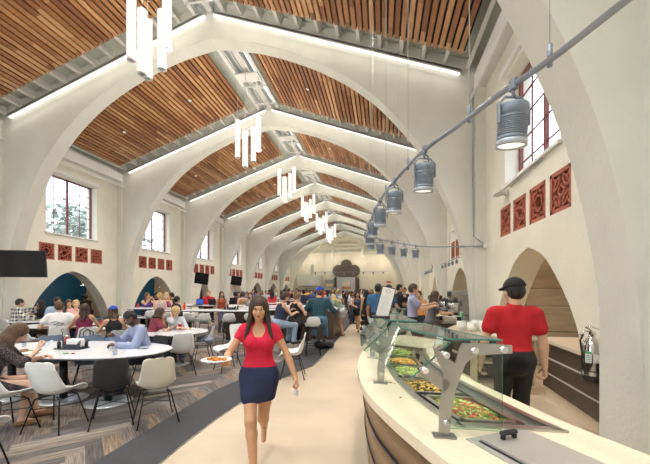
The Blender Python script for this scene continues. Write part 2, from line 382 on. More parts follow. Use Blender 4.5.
# ------------------------------------------------------------------ floors
edge = [(-2.05, -6.4), (-2.10, 2.6), (-2.13, 3.4), (-2.12, 4.2), (-2.04, 5.14), (-1.93, 6.05), (-1.5, 7.45), (-1.46, 9.06), (-1.49, 12.0), (-1.5, 47.9)]
oedge = [(-2.75, -6.4), (-2.76, 2.9), (-2.77, 4.0), (-2.75, 5.4), (-2.35, 7.75), (-2.3, 9.5), (-2.3, 12), (-2.3, 47.9)]
new('floor_cream').prism([(XR+.0, -6.4), (XR, 47.9)] + edge[::-1], -.06, 0).obj('floor', kind='structure')
new('border_carpet').prism(edge[:] + oedge[::-1], -.06, .004).obj('floor_border', kind='structure')
m = new('steel')
for p, q in zip(edge, edge[1:]):
    d = Vector((q[0]-p[0], q[1]-p[1], 0)); m.box(((p[0]+q[0])/2, (p[1]+q[1])/2, .003), (.018, d.length+.01, .008), rz=math.atan2(d.y, d.x)-PI/2)
m.obj('trim_60', kind='structure')
cm = []
for i, c in enumerate([(.18, .14, .12), (.12, .105, .10), (.22, .18, .15), (.15, .135, .135), (.29, .25, .21), (.21, .155, .11), (.09, .08, .08)]):
    for o in (0, 1):
        cm.append(mat('carpet_%d_%d' % (i, o), c, .97, var=.5, scale=7, stretch=(.45, 7, 1, PI/4 if o else -PI/4)))
m = MB(); W = .16; n = 7; A = PI/4
def inside(x, y):
    for (a0, b0), (a1, b1) in zip(oedge, oedge[1:]):
        if b0 <= y <= b1: return x < a0+(a1-a0)*(y-b0)/(b1-b0)
    return False
new('carpet_1_0').prism([(XL, -6.4)] + oedge + [(XL, 47.9)], -.06, 0).obj('floor_carpet', kind='structure')
def clipx(P, lim):
    out = []
    for i in range(len(P)):
        p, q = P[i], P[(i+1) % len(P)]; lp, lq = lim(p[1]), lim(q[1]); ip, iq = p[0] <= lp, q[0] <= lq
        if ip: out.append(p)
        if ip != iq:
            t = (lp-p[0])/((q[0]-p[0])-(lq-lp)); out.append((p[0]+(q[0]-p[0])*t, p[1]+(q[1]-p[1])*t))
    return out
def lim(y):
    for (a0, b0), (a1, b1) in zip(oedge, oedge[1:]):
        if b0 <= y <= b1: return a0+(a1-a0)*(y-b0)/(b1-b0)
    return -2.75
cA, sA = math.cos(A), math.sin(A)
for i in range(-90, 180):
    for j in range(-30, 30):
        for o in (0, 1):
            # herringbone lattice
            bx = i*W + j*n*W; by = i*W - j*n*W
            if o == 0: q = [(bx, by), (bx+n*W, by), (bx+n*W, by+W), (bx, by+W)]
            else: q = [(bx, by+W), (bx+W, by+W), (bx+W, by+W+n*W), (bx, by+W+n*W)]
            q = [(x*cA-y*sA-7, x*sA+y*cA+3) for x, y in q]
            xs = [p[0] for p in q]; ys = [p[1] for p in q]
            if min(xs) < XL-.8 or min(ys) < -.5 or max(ys) > 24 or min(xs) > -2: continue
            q = clipx(q, lim)
            if len(q) < 3: continue
            m.use(random.choice(cm[o::2])); m.face([(x, y, .003) for x, y in q])
m.obj('floor_planks', kind='structure')
# ------------------------------------------------------------------ implicit-surface bodies
def V3(*a): return np.array(a, float)
class Field:
    def __init__(s, lo, hi, h):
        s.h = h; s.lo = np.array(lo, float)-2*h; n = np.ceil((np.array(hi, float)+2*h-s.lo)/h).astype(int)+1; s.n = n
        s.ax = [s.lo[i]+h*np.arange(n[i]) for i in range(3)]; s.f = np.full(tuple(n), .5)
    def sub(s, lo, hi):
        sl = []
        for i in range(3):
            a = max(0, int((lo[i]-s.lo[i])/s.h)); b = min(s.n[i], int((hi[i]-s.lo[i])/s.h)+2); sl.append(slice(a, max(b, a+1)))
        P = np.meshgrid(*[s.ax[i][sl[i]] for i in range(3)], indexing='ij'); return tuple(sl), np.stack(P, -1)
    def blend(s, sl, d, k):
        f = s.f[sl]
        if k <= 0: s.f[sl] = np.minimum(f, d); return
        hh = np.clip(.5+.5*(f-d)/k, 0, 1); s.f[sl] = f*(1-hh)+d*hh-k*hh*(1-hh)
    def cap(s, a, b, ra, rb, k=.02, M=None, inf=0.):
        """tapered capsule; M (3x3, origin) evaluates it in a stretched local frame"""
        a = np.array(a, float); b = np.array(b, float); ra += inf; rb += inf; R = max(ra, rb)*1.5+k+2*s.h
        if M is None: lo, hi = np.minimum(a, b)-R, np.maximum(a, b)+R
        else:
            A = M[0] @ a + M[1]; B = M[0] @ b + M[1]; lo, hi = np.minimum(A, B)-R*1.3, np.maximum(A, B)+R*1.3
        sl, P = s.sub(lo, hi); g = 1.
        if M is not None:
            P = (P-M[1]) @ M[2].T; g = M[3]
        ab = b-a; t = np.clip(((P-a) @ ab)/max(ab @ ab, 1e-9), 0, 1)
        d = np.linalg.norm(P-a-t[..., None]*ab, axis=-1)-(ra+(rb-ra)*t); s.blend(sl, d*g, k)
    def ell(s, c, r, k=.02, R=None, inf=0., neg=False):
        c = np.array(c, float); r = np.array(r, float)+inf; m = r.max()+k+2*s.h; sl, P = s.sub(c-m, c+m); P = P-c
        if R is not None: P = P @ R
        q = P/r; l = np.linalg.norm(q, axis=-1); g = np.linalg.norm(P/(r*r), axis=-1)
        d = np.where(g > 1e-9, l*(l-1)/np.maximum(g, 1e-9), -r.min())
        if neg:
            f = s.f[sl]; s.f[sl] = np.maximum(f, -d)
        else: s.blend(sl, d, k)
    def plane(s, p, n):
        """keep the side where (x-p).n < 0"""
        P = np.stack(np.meshgrid(*s.ax, indexing='ij'), -1); n = np.array(n, float); n /= np.linalg.norm(n)
        s.f = np.maximum(s.f, (P-np.array(p, float)) @ n)
    def net(s):
        f = s.f; ins = f < 0; n = f.shape
        if not ins.any(): return np.zeros((0, 3)), []
        acc = np.zeros((n[0]-1, n[1]-1, n[2]-1, 3)); cnt = np.zeros((n[0]-1, n[1]-1, n[2]-1)); X = [np.arange(k) for k in n]; quads = []
        E = []
        for a in range(3):
            s0 = [slice(None)]*3; s1 = [slice(None)]*3; s0[a] = slice(0, -1); s1[a] = slice(1, None)
            i0, i1 = ins[tuple(s0)], ins[tuple(s1)]; idx = np.argwhere(i0 != i1)
            if not len(idx): continue
            f0 = f[tuple(s0)][tuple(idx.T)]; f1 = f[tuple(s1)][tuple(idx.T)]; t = f0/(f0-f1); p = idx.astype(float); p[:, a] += t
            o = [b for b in range(3) if b != a]
            ok = (idx[:, o[0]] > 0) & (idx[:, o[1]] > 0) & (idx[:, o[0]] < n[o[0]]-1) & (idx[:, o[1]] < n[o[1]]-1)
            for d0 in (-1, 0):
                for d1 in (-1, 0):
                    c = idx[ok].copy(); c[:, o[0]] += d0; c[:, o[1]] += d1
                    np.add.at(acc, tuple(c.T), p[ok]); np.add.at(cnt, tuple(c.T), 1)
            E.append((a, o, idx[ok], i0[tuple(idx[ok].T)]))
        act = np.argwhere(cnt > 0); ids = np.full(cnt.shape, -1); ids[tuple(act.T)] = np.arange(len(act))
        v = acc[tuple(act.T)]/cnt[tuple(act.T)][:, None]*s.h+s.lo
        for a, o, idx, sg in E:
            q = []
            for d0, d1 in ((-1, -1), (0, -1), (0, 0), (-1, 0)):
                c = idx.copy(); c[:, o[0]] += d0; c[:, o[1]] += d1; q.append(ids[tuple(c.T)])
            q = np.stack(q, -1); flip = sg if a != 1 else ~sg
            q[~flip] = q[~flip][:, ::-1]; quads.append(q)
        return v, np.concatenate(quads)
def mesh_of(name, pieces):
    """pieces: list of (verts, quads, material) joined into one mesh"""
    V = []; Q = []; MI = []; ms = []; k = 0
    for v, q, m in pieces:
        if len(v) == 0: continue
        m = MATS[m] if isinstance(m, str) else m
        if m not in ms: ms.append(m)
        V.append(v); Q += (np.asarray(q)+k).tolist(); MI += [ms.index(m)]*len(q); k += len(v)
    me = bpy.data.meshes.new(name)
    if not V: return me
    me.from_pydata(np.concatenate(V).tolist(), [], Q)
    for m in ms: me.materials.append(m)
    me.polygons.foreach_set('material_index', MI); me.polygons.foreach_set('use_smooth', [True]*len(Q)); me.update(); return me
def ball(c, r, n=8):
    """small uv ball, r scalar or triple, as verts/quads"""
    r = np.array([r]*3 if np.isscalar(r) else r, float); v = []; q = []
    for i in range(n+1):
        th = math.pi*i/n
        for j in range(2*n): ph = math.pi*j/n; v.append([math.sin(th)*math.cos(ph), math.sin(th)*math.sin(ph), math.cos(th)])
    for i in range(n):
        for j in range(2*n): a = i*2*n+j; b = i*2*n+(j+1) % (2*n); q.append([a, b, b+2*n, a+2*n])
    return np.array(v)*r+np.array(c), q
def rotm(yaw=0, pitch=0, roll=0):
    """yaw: + turns to the figure's left; pitch: + looks down; roll: + tips to the right shoulder"""
    y, p, r = [math.radians(t) for t in (yaw, pitch, roll)]
    Rz = np.array([[math.cos(y), -math.sin(y), 0], [math.sin(y), math.cos(y), 0], [0, 0, 1]])
    Rx = np.array([[1, 0, 0], [0, math.cos(-p), -math.sin(-p)], [0, math.sin(-p), math.cos(-p)]])
    Ry = np.array([[math.cos(r), 0, math.sin(r)], [0, 1, 0], [-math.sin(r), 0, math.cos(r)]])
    return Rz @ Rx @ Ry
def ik(a, t, l1, l2, hint):
    a, t, hint = map(lambda x: np.array(x, float), (a, t, hint)); d = t-a; D = np.linalg.norm(d); D2 = min(D, (l1+l2)*.995); d /= D
    x = (l1*l1-l2*l2+D2*D2)/(2*D2); y = math.sqrt(max(l1*l1-x*x, 0)); h = hint-d*(hint @ d); h /= max(np.linalg.norm(h), 1e-6)
    return a+d*x+h*y, a+d*D2
SK = {'light': (.70, .44, .32), 'fair': (.62, .37, .25), 'warm': (.60, .33, .19), 'tan': (.50, .29, .18), 'brown': (.33, .17, .10), 'dark': (.11, .05, .03)}
for k, c in SK.items(): mat('skin_'+k, c, .5, var=.06, scale=9)
HC = {'black': (.012, .010, .010), 'darkbrown': (.052, .026, .015), 'brown': (.10, .05, .025), 'lightbrown': (.22, .12, .055), 'blonde': (.55, .38, .17), 'grey': (.3, .28, .26)}
for k, c in HC.items(): mat('hair_'+k, c, .45, var=.3, scale=22, bump=.5, bscale=60, stretch=(3, 3, .5))
mat('eye_white', (.8, .8, .78), .3); mat('iris', (.02, .012, .01), .2); mat('lip', (.45, .12, .10), .45); mat('lip_dark', (.17, .06, .05), .45)
CL = {}
def cloth(c, rough=.85):
    if isinstance(c, str): return c
    k = 'cloth_%02d_%02d_%02d' % tuple(int(x*99) for x in c)
    if k not in MATS: mat(k, c, rough, var=.10, scale=5, bump=.35, bscale=9)
    return k
def hand(F, w, d, n, sgn, curl, sc):
    """five-fingered hand; w wrist, d pointing direction, n palm normal, sgn +1 right / -1 left; curl 0..1"""
    d = d/np.linalg.norm(d); n = n-d*(n @ d); n /= max(np.linalg.norm(n), 1e-6); s = np.cross(d, n)*sgn      # s towards the thumb
    P = lambda a, b, c: w+(d*a+s*b+n*c)*sc
    for o in (-.028, -.010, .010, .027): F.cap(P(0, o*.55, 0), P(.082, o, 0), .016*sc, .0125*sc, .010)
    for o, l, r in ((-.030, .058, .0075), (-.011, .072, .0085), (.010, .078, .009), (.030, .070, .0085)):
        p = P(.082, o, 0); ang = 0
        for k, f in enumerate((.45, .32, .23)):
            ang += curl*(1.0, 1.25, .8)[k]; q = p+(d*math.cos(ang)+n*math.sin(ang)+s*o*.8)*l*f*1.02*sc
            F.cap(p, q, r*sc*(1-.08*k), r*sc*(.92-.08*k), .004); p = q
    p = P(.018, .026, .004); q = P(.050, .052, .014+.012*curl); r = P(.078, .060-.02*curl, .022+.03*curl)
    F.cap(p, q, .014*sc, .0105*sc, .008); F.cap(q, r, .010*sc, .008*sc, .004)
def person(label, X, Y, face, height=1.7, sex='f', skin='light', hair=('long', 'darkbrown'), top=((.5, .5, .5), 'short'), bottom=((.05, .06, .1), 'trousers'),
           pose='stand', seat=None, lean=0, hl=None, hr=None, head=(0, 0, 0), shoes=(.05, .05, .05), bag=None, cap=None, group='people in the dining hall',
           curl=(.35, .35), palm=(None, None), elb=(None, None), legs=None, fat=1.0, apron=None, z0=0., res=None, glasses=False, beard=False, tuck=False):
    z = Y*CK - X*CS
    h = res or (.009 if z < 5 else .013 if z < 9 else .018 if z < 16 else .024)
    s = height/1.7; fem = sex == 'f'; inf = .008+.3*h
    root = None
    HZ = .93 if pose in ('stand', 'walk') else (seat/s+.10)
    # torso frame
    T = rotm(0, lean, 0); O = V3(0, 0, HZ)
    def tp(x, y, z_): return T @ V3(x, y, z_)+O
    dp = .72 if not fem else .74
    S = np.diag([1, dp, 1]); Si = np.diag([1, 1/dp, 1]); MT = (T @ S, O, Si @ T.T, dp)
    sw = .155 if fem else .185
    trunk = [((-.07, 0, 0), (.07, 0, 0), .112 if fem else .105, .112 if fem else .105), ((-.045, 0, .10), (.045, 0, .10), .108*fat, .108*fat), ((-.035, 0, .21), (.035, 0, .21), .095*fat if fem else .112*fat, .095*fat if fem else .112*fat),
             ((-.06, 0, .34), (.06, 0, .34), .108*fat if fem else .125*fat, .108*fat if fem else .125*fat), ((-sw*.72, -.01, .445), (sw*.72, -.01, .445), .066, .066)]
    neck0, neck1 = tp(0, -.012, .47), tp(0, .022, .585); HR = T @ rotm(*head); HCn = tp(0, .03, .655)
    if lean > 12: HR = T @ rotm(0, -lean*.35, 0) @ rotm(*head)
    hp = lambda x, y, z_: HR @ V3(x, y, z_)+HCn
    shL, shR = tp(-sw, -.01, .44), tp(sw, -.01, .44)
    # arms
    arms = []
    for sg, sh, tgt, el, pm in ((-1, shL, hl, elb[0], palm[0]), (1, shR, hr, elb[1], palm[1])):
        if tgt is None: tgt = sh+T @ V3(sg*.06, .05, -.50); hint = V3(sg*.3, -1, 0);
        else: tgt = np.array(tgt, float)/s if pose != 'x' else tgt; hint = V3(sg*.7, -.25, -.9)
        if el is not None: hint = np.array(el, float)
        e, w = ik(sh, tgt, .275, .245, hint); d = w-e; d /= np.linalg.norm(d)
        pn = np.array(pm, float) if pm is not None else V3(-sg, 0, -.15) if tgt[2] < sh[2]-.4 else V3(-sg*.3, 0, -1)
        arms.append((sg, sh, e, w, d, pn))
    # legs
    lg = []
    for i, sg in ((0, -1), (1, 1)):
        hpnt = V3(sg*.085, 0, HZ-.03)
        if pose == 'stand':
            an = V3(sg*.10, (-.03, .05)[i], .085); k, an = ik(hpnt, an, .42, .43, V3(0, 1, 0)); toe = an+V3(sg*.03, .155, -.05)
        elif pose == 'walk':
            if (i == 0) == (legs != 'R'): an = V3(sg*.025, .26, .11); k, an = ik(hpnt, an, .42, .43, V3(0, 1, 0)); toe = an+V3(0, .15, -.02)
            else: an = V3(sg*.01, -.40, .27); k, an = ik(hpnt, an, .42, .43, V3(0, 1, 0)); toe = an+V3(0, .075, -.14)
        else:
            fz = (0 if seat < .6 else .28)
            k = hpnt+V3(sg*.05, .40, -.005-.02*i); an = V3(k[0]+sg*.01, .40+(.06, -.06)[i] if seat < .6 else .36, .09+fz); k, an = ik(hpnt, an, .42, max(.40, min(.46, np.linalg.norm(an-k))), V3(0, 1, .6)); toe = an+V3(sg*.02, .155, -.05)
        lg.append((sg, hpnt, k, an, toe))
    allp = [HCn+V3(0, 0, .2), HCn-V3(.15, .2, .1), HCn+V3(.15, .2, .1)]+[p for a in arms for p in a[1:4]]+[p for l in lg for p in l[1:]]+[tp(-.2, -.15, 0), tp(.2, .15, 0)]
    lo = np.min(allp, 0)-.2; hi = np.max(allp, 0)+.2; lo[2] = max(lo[2], -.02)
    pieces = []
    sk = 'skin_'+skin
    F = Field(lo, hi, h)
    for a, b, ra, rb in trunk: F.cap(a, b, ra, rb, .05, MT)
    F.cap(neck0, neck1, .055 if not fem else .046, .052 if not fem else .043, .03)
    if fem:
        for sg in (-1, 1): F.ell(tp(sg*.068, .062*fat, .325), (.062, .052, .060), .035)
    F.ell(tp(0, -.07, -.03), (.15 if fem else .14, .09, .11), .05)
    AR = (.041, .035, .025) if fem else (.050, .042, .029)
    for sg, sh, e, w, d, pn in arms:
        F.cap(sh, e, AR[0]*1.08, AR[1]*.92, .035); m = e+(w-e)*.25; F.cap(e, m, AR[1]*.92, AR[1], .02); F.cap(m, w, AR[1], AR[2], .015)
    for sg, a, k, an, toe in lg:
        F.cap(a, k, .086 if fem else .082, .053, .045); c = k+(an-k)*.28-np.array([0, .012, 0]); F.cap(k, c, .052, .054, .03); F.cap(c, an, .053, .035, .025)
        heel = an+V3(0, -.035, -.045); F.cap(an, heel, .036, .030, .02); F.cap(heel, toe, .030, .024, .02); F.cap(an, toe, .034, .022, .02)
    v, q = F.net(); pieces.append((v, q, sk))
    # head
    hh = h*.55 if z < 9 else h*.7
    G = Field(HCn-.2, HCn+.2, hh); E = lambda c, r, k=.02, **kw: G.ell(hp(*c), r, k, R=HR, **kw)
    E((0, -.012, .025), (.073, .092, .088)); E((0, .018, -.035), (.058, .066, .072), .03); E((0, .058, -.085), (.026, .022, .020), .03)
    G.cap(neck0, hp(0, -.02, -.05), .05 if not fem else .043, .05 if not fem else .044, .025)
    E((0, .078, .028), (.045, .016, .014), .015)
    for sg in (-1, 1):
        E((sg*.078, -.008, -.008), (.011, .021, .030), .006); E((sg*.036, .066, -.028), (.020, .018, .020), .02)
        if z < 14: E((sg*.030, .092, .010), (.014, .012, .010), .01, neg=True)
    G.cap(hp(0, .080, .012), hp(0, .103, -.026), .009, .0135, .010); E((0, .084, -.058), (.022, .012, .011), .01)
    v, q = G.net(); pieces.append((v, q, sk))
    if z < 16:
        for sg in (-1, 1):
            v, q = ball((0, 0, 0), .0112, 6); pieces.append(((v+V3(sg*.030, .0715, .010)) @ HR.T+HCn, q, 'eye_white'))
            v, q = ball((0, 0, 0), .0076, 5); pieces.append(((v+V3(sg*.030, .0782, .010)) @ HR.T+HCn, q, 'iris'))
            v, q = ball((0, 0, 0), (.017, .005, .0035), 5); pieces.append(((v+V3(sg*.031, .087, .031)) @ HR.T+HCn, q, 'hair_'+hair[1]))
        v, q = ball((0, 0, 0), (.021, .007, .0045), 5); pieces.append(((v+V3(0, .0945, -.0535)) @ HR.T+HCn, q, 'lip' if skin != 'dark' else 'lip_dark'))
        v, q = ball((0, 0, 0), (.017, .007, .005), 5); pieces.append(((v+V3(0, .0935, -.0615)) @ HR.T+HCn, q, 'lip' if skin != 'dark' else 'lip_dark'))
    # hands
    for i, (sg, sh, e, w, d, pn) in enumerate(arms):
        hh = .0045 if z < 5 else .006 if z < 9 else .009
        c = w+d*.09; Hf = Field(c-.16, c+.16, hh); Hf.cap(w-d*.05, w+d*.01, AR[2], AR[2]*.9, .01); hand(Hf, w, d, pn, sg, curl[i]*1.3, .98 if fem else 1.06); v, q = Hf.net(); pieces.append((v, q, sk))
    me = mesh_of('person', [(v*s, q, m) for v, q, m in pieces]); root = link('person', me, None, (X, Y, z0), (0, 0, -math.radians(face)))
    root['label'] = label; root['category'] = 'person'; root['group'] = group
    def kid(name, F_, m, lab=None):
        v, q = F_.net()
        if len(v): o = link(name, mesh_of(name, [(v*s, q, m)]), root)
        return None
    def fkid(name, pieces_): return link(name, mesh_of(name, [(v*s, q, m) for v, q, m in pieces_]), root)
    # top
    tc, tk = top[0], top[1]; F = Field(lo, hi, h)
    hem = -.08 if not tuck else .02
    for a, b, ra, rb in trunk:
        F.cap(a, b, ra+inf*.7, rb+inf*.7, .05, MT) if not (tk in ('tank',) and a[2] > .44) else F.cap((-.07, -.01, .43), (.07, -.01, .43), .06, .06, .05, MT, inf)
    if fem:
        for sg in (-1, 1): F.ell(tp(sg*.068, .062*fat, .325), (.062, .052, .060), .035, inf=inf)
    F.ell(tp(0, -.07, -.03), (.15 if fem else .14, .09, .11), .05, inf=inf)
    for sg, sh, e, w, d, pn in arms:
        if tk == 'short': F.cap(sh, sh+(e-sh)*.52, AR[0]*1.12, AR[0]*1.15, .03, inf=inf+.004)
        elif tk == 'cap': F.cap(sh, sh+(e-sh)*.28, AR[0]*1.08, AR[0]*1.02, .03, inf=inf)
        elif tk == 'elbow': F.cap(sh, e, AR[0]*1.1, AR[1]*1.1, .03, inf=inf+.004); F.cap(e, e+(w-e)*.25, AR[1]*1.1, AR[1]*1.1, .02, inf=inf+.003)
        elif tk == 'long': F.cap(sh, e, AR[0]*1.12, AR[1]*1.12, .03, inf=inf+.005); F.cap(e, w-(w-e)*.06, AR[1]*1.12, AR[2]*1.15, .02, inf=inf+.003)
        elif tk == 'strap': pass
    if tk in ('strap', 'tank'): F.plane(tp(0, 0, .40 if tk == 'strap' else .47), T @ V3(0, .35 if tk == 'tank' else .5, 1))
    if tk in ('short', 'long', 'elbow', 'cap'):
        F.cap(neck0-T @ V3(0, 0, .02), neck0+T @ V3(0, .01, .03), .058, .053, .02, inf=inf*.5)
        if tk != 'long' and sex == 'm' and len(top) > 2: F.cap(neck0, neck1-T @ V3(0, 0, .072), .056, .056, .01, inf=inf)
    if fem and tk in ('cap', 'short'): F.ell(tp(0, .13, .475), (.095, .115, .115), 0, R=T, neg=True)
    F.plane(tp(0, 0, hem if len(top) < 4 else top[3]), T @ V3(0, 0, -1)); kid('shirt' if tk not in ('tank', 'strap') else 'tank_top', F, cloth(tc))
    if tk in ('tank', 'strap') and z < 12:
        F = Field(lo, hi, h)
        for sg in (-1, 1):
            P = [tp(sg*.075, .105*fat, .36), tp(sg*.085, .06, .47), tp(sg*.080, -.01, .515), tp(sg*.07, -.08, .43), tp(sg*.05, -.095, .36)]
            for a, b in zip(P, P[1:]): F.cap(a, b, .012+.25*h, .012+.25*h, .0)
        kid('strap', F, cloth(tc))
    # bottom
    bc, bk = bottom[0], bottom[1]; F = Field(lo, hi, h)
    for a, b, ra, rb in trunk[:2]: F.cap(a, b, ra, rb, .05, MT, inf)
    F.ell(tp(0, -.07, -.03), (.15 if fem else .14, .09, .11), .05, inf=inf)
    bname = {'trousers': 'trousers', 'shorts': 'shorts', 'skirt': 'skirt', 'dress': 'skirt'}[bk]
    if bk == 'trousers':
        for sg, a, k, an, toe in lg: F.cap(a, k, .088, .062, .045, inf=inf); F.cap(k, an+(k-an)*.02, .062, .050, .03, inf=inf)
    elif bk == 'shorts':
        for sg, a, k, an, toe in lg: F.cap(a, a+(k-a)*.42, .092, .088, .045, inf=inf)
    else:
        fr = bottom[2] if len(bottom) > 2 else .75
        for t in (.0, .33, .66, 1.):
            A_ = lg[0][1]+(lg[0][2]-lg[0][1])*fr*t; B_ = lg[1][1]+(lg[1][2]-lg[1][1])*fr*t; F.cap(A_, B_, (.098-.010*t)*min(1, fat*.98), (.098-.010*t)*min(1, fat*.98), .05, inf=inf+.004)
    if bk in ('skirt', 'shorts'):
        if pose in ('stand', 'walk'): F.plane(V3(0, 0, HZ-.03-.42*(bottom[2] if len(bottom) > 2 else .45)-.02), V3(0, 0, -1))
        else:
            n = (lg[0][2]-lg[0][1]); F.plane(lg[0][1]+n*((bottom[2] if len(bottom) > 2 else .45)+.08), n)
    if bk == 'trousers': F.plane(V3(0, 0, .05+(0 if pose != 'sit' or seat < .6 else .25)), V3(0, 0, -1))
    F.plane(tp(0, 0, .09), T @ V3(0, 0, 1)); kid(bname, F, cloth(bc))
    # shoes
    for sg, a, k, an, toe in lg:
        if shoes is None: break
        lo2 = np.min([an, toe], 0)-.1; F = Field(lo2, np.max([an, toe], 0)+.1, min(h, .012)); heel = an+V3(0, -.035, -.045)
        F.cap(heel, toe, .036, .031, .02); F.cap(an+V3(0, 0, -.02), heel, .040, .036, .02); F.cap(an+V3(0, .02, -.02), toe, .036, .026, .02); F.plane(V3(0, 0, .006), V3(0, 0, -1)) if pose != 'walk' else None; kid('shoe', F, cloth(shoes))
    # hair
    st, hc = hair; hm = 'hair_'+hc; F = Field(HCn-.55, HCn+.25, max(h*.8, .008)); E = lambda c, r, k=.02, **kw: F.ell(hp(*c), r, k, R=HR, **kw)
    if st != 'bald':
        g = {'buzz': .004, 'short': .012, 'curly': .028}.get(st, .016)
        E((0, -.020, .035), (.076+g, .088+g, .084+g)); E((0, -.05, -.01), (.066+g, .055+g, .06+g), .03)
        E((0, .105 if st not in ('fringe',) else .12, -.035), (.070, .075, .095 if st != 'fringe' else .075), neg=True); E((0, .12, -.16), (.10, .13, .10), neg=True)
        if st in ('long', 'fringe', 'pony', 'wavy', 'bob'):
            if st != 'pony':
                L_ = {'bob': -.13, 'long': -.30, 'fringe': -.34, 'wavy': -.27}[st]
                D = T.T if False else np.eye(3)
                for sg in (-1, 1):
                    for x, y in ((.074, .015), (.070, -.03), (.045, -.07)):
                        a_ = hp(sg*x, y, .02); b_ = hp(sg*(x+.012), y+.005, -.10); c_ = b_+(tp(sg*(x+(.055 if x > .072 else .03)), (.060 if x > .072 else -.09 if x < .05 else -.03), .36)-b_)*min(1, max(0, (-L_-.10)/.18))
                        F.cap(a_, b_, .022, .024, .03); F.cap(b_, c_, .026, .018, .03)
                F.cap(hp(0, -.085, 0), hp(0, -.09, -.12), .03, .032, .04); F.cap(hp(0, -.09, -.12), tp(0, -.115, .55+L_+.10), .034, .022, .04)
            else: F.cap(hp(0, -.11, .06), hp(0, -.15, .03), .025, .03, .02); F.cap(hp(0, -.15, .03), hp(0, -.15, -.18), .032, .014, .02)
        if st == 'bun': E((0, -.10, .10), (.042, .042, .040), .015)
        if st == 'curly':
            for k in range(26):
                a_ = rng.uniform(0, 2*PI); b_ = rng.uniform(-.1, 1.4); x, y, zz = math.cos(a_)*math.cos(b_), math.sin(a_)*math.cos(b_), math.sin(b_)
                if y > .45 and zz < .6: continue
                E((x*.092, y*.10-.02, zz*.10+.03), (.024, .024, .024), .012)
        kid('hair', F, hm)
    if beard and z < 9:
        F = Field(HCn-.15, HCn+.15, .008); F.ell(hp(0, .022, -.055), (.064, .072, .062), .02, R=HR); F.ell(hp(0, .03, .035), (.1, .12, .062), 0, R=HR, neg=True); F.plane(hp(0, .0, 0), HR @ V3(0, -1, 0)); kid('beard', F, hm)
    if cap:
        F = Field(HCn-.3, HCn+.3, max(h*.6, .006)); g = .024; F.ell(hp(0, -.016, .040), (.076+g, .094+g, .086+g), .01, R=HR); F.plane(hp(0, 0, .045), HR @ V3(0, -.12, -1))
        v, q = F.net(); ps = [(v, q, cloth(cap[0]))]; bd = -1 if cap[1] == 'back' else 1
        F = Field(HCn-.3, HCn+.3, .007)
        F.ell(hp(0, bd*.125, .040), (.070, .085, .012), .0, R=HR @ rotm(0, 8*bd, 0)); v, q = F.net(); ps.append((v, q, cloth(cap[0]))); fkid('cap', ps)
    if glasses:
        ps = []
        for sg in (-1, 1):
            for k in range(10):
                a_ = 2*PI*k/10; v, q = ball((sg*.031+.021*math.cos(a_), .098, .008+.017*math.sin(a_)), .0032, 3); ps.append((v @ HR.T+HCn, q, 'black_plastic'))
            v, q = ball((sg*.066, .045, .012), (.002, .05, .003), 4); ps.append((v @ HR.T+HCn, q, 'black_plastic'))
        fkid('glasses', ps)
    root['_a'] = 0; del root['_a']
    R2 = rotm(-face);
    info = dict(root=root, wl=(R2 @ (arms[0][3]*s))+V3(X, Y, z0), wr=(R2 @ (arms[1][3]*s))+V3(X, Y, z0), T=T, tp=lambda x, y, z_: tp(x, y, z_)*s)
    return info
# ------------------------------------------------------------------ furniture
def heading(deg): return -math.radians(deg)      # heading 0 looks down the hall, 90 to the right wall
def shell_mesh(m, seat, back, wid=.46, low=False):
    """one-piece moulded seat: seat pan curving up into the back; faces +y"""
    if low: prof = [(.20, -.015), (.21, .0), (.12, .005), (.0, -.01), (-.10, -.005), (-.165, .03), (-.20, .10), (-.22, .19), (-.235, .26)]
    else: prof = [(.225, -.03), (.225, -.002), (.14, .0), (.02, -.018), (-.09, -.012), (-.155, .025), (-.19, .10), (-.215, .20), (-.235, .30), (-.25, .385), (-.255, .40)]
    prof = spline(prof, 3); n = len(prof); K = 14; bm = bmesh.new(); G = []
    for i, (y, z) in enumerate(prof):
        t = i/(n-1); w = wid/2*(1-.16*abs(t-.42)**1.0*2*.6)
        e = min(t/.10, (1-t)/.16, 1); w *= (1-(1-e)**2.2*.38)
        if t > .55: w *= 1-.18*(t-.55)/.45
        row = []
        dy, dz = (prof[min(i+1, n-1)][0]-prof[max(i-1, 0)][0]), (prof[min(i+1, n-1)][1]-prof[max(i-1, 0)][1]); l = math.hypot(dy, dz); ny, nz = dz/l, -dy/l     # towards the sitter
        lift = .075*math.sin(PI*min(1, max(0, (t-.05)/.75)))+.018
        for k in range(K+1):
            u = -1+2*k/K; o = lift*abs(u)**2.6; row.append(bm.verts.new((w*u*(1-.04*abs(u)), y+ny*o, seat+z+nz*o)))
        G.append(row)
    for i in range(n-1):
        for k in range(K):
            f = bm.faces.new([G[i][k], G[i][k+1], G[i+1][k+1], G[i+1][k]]); f.smooth = True
    bmesh.ops.recalc_face_normals(bm, faces=bm.faces[:])
    r = bmesh.ops.solidify(bm, geom=bm.faces[:], thickness=.012)
    for f in bm.faces: f.smooth = True
    me = bpy.data.meshes.new('seat_shell'); bm.to_mesh(me); bm.free(); me.materials.append(MATS[m]); return me
PROTO = {}
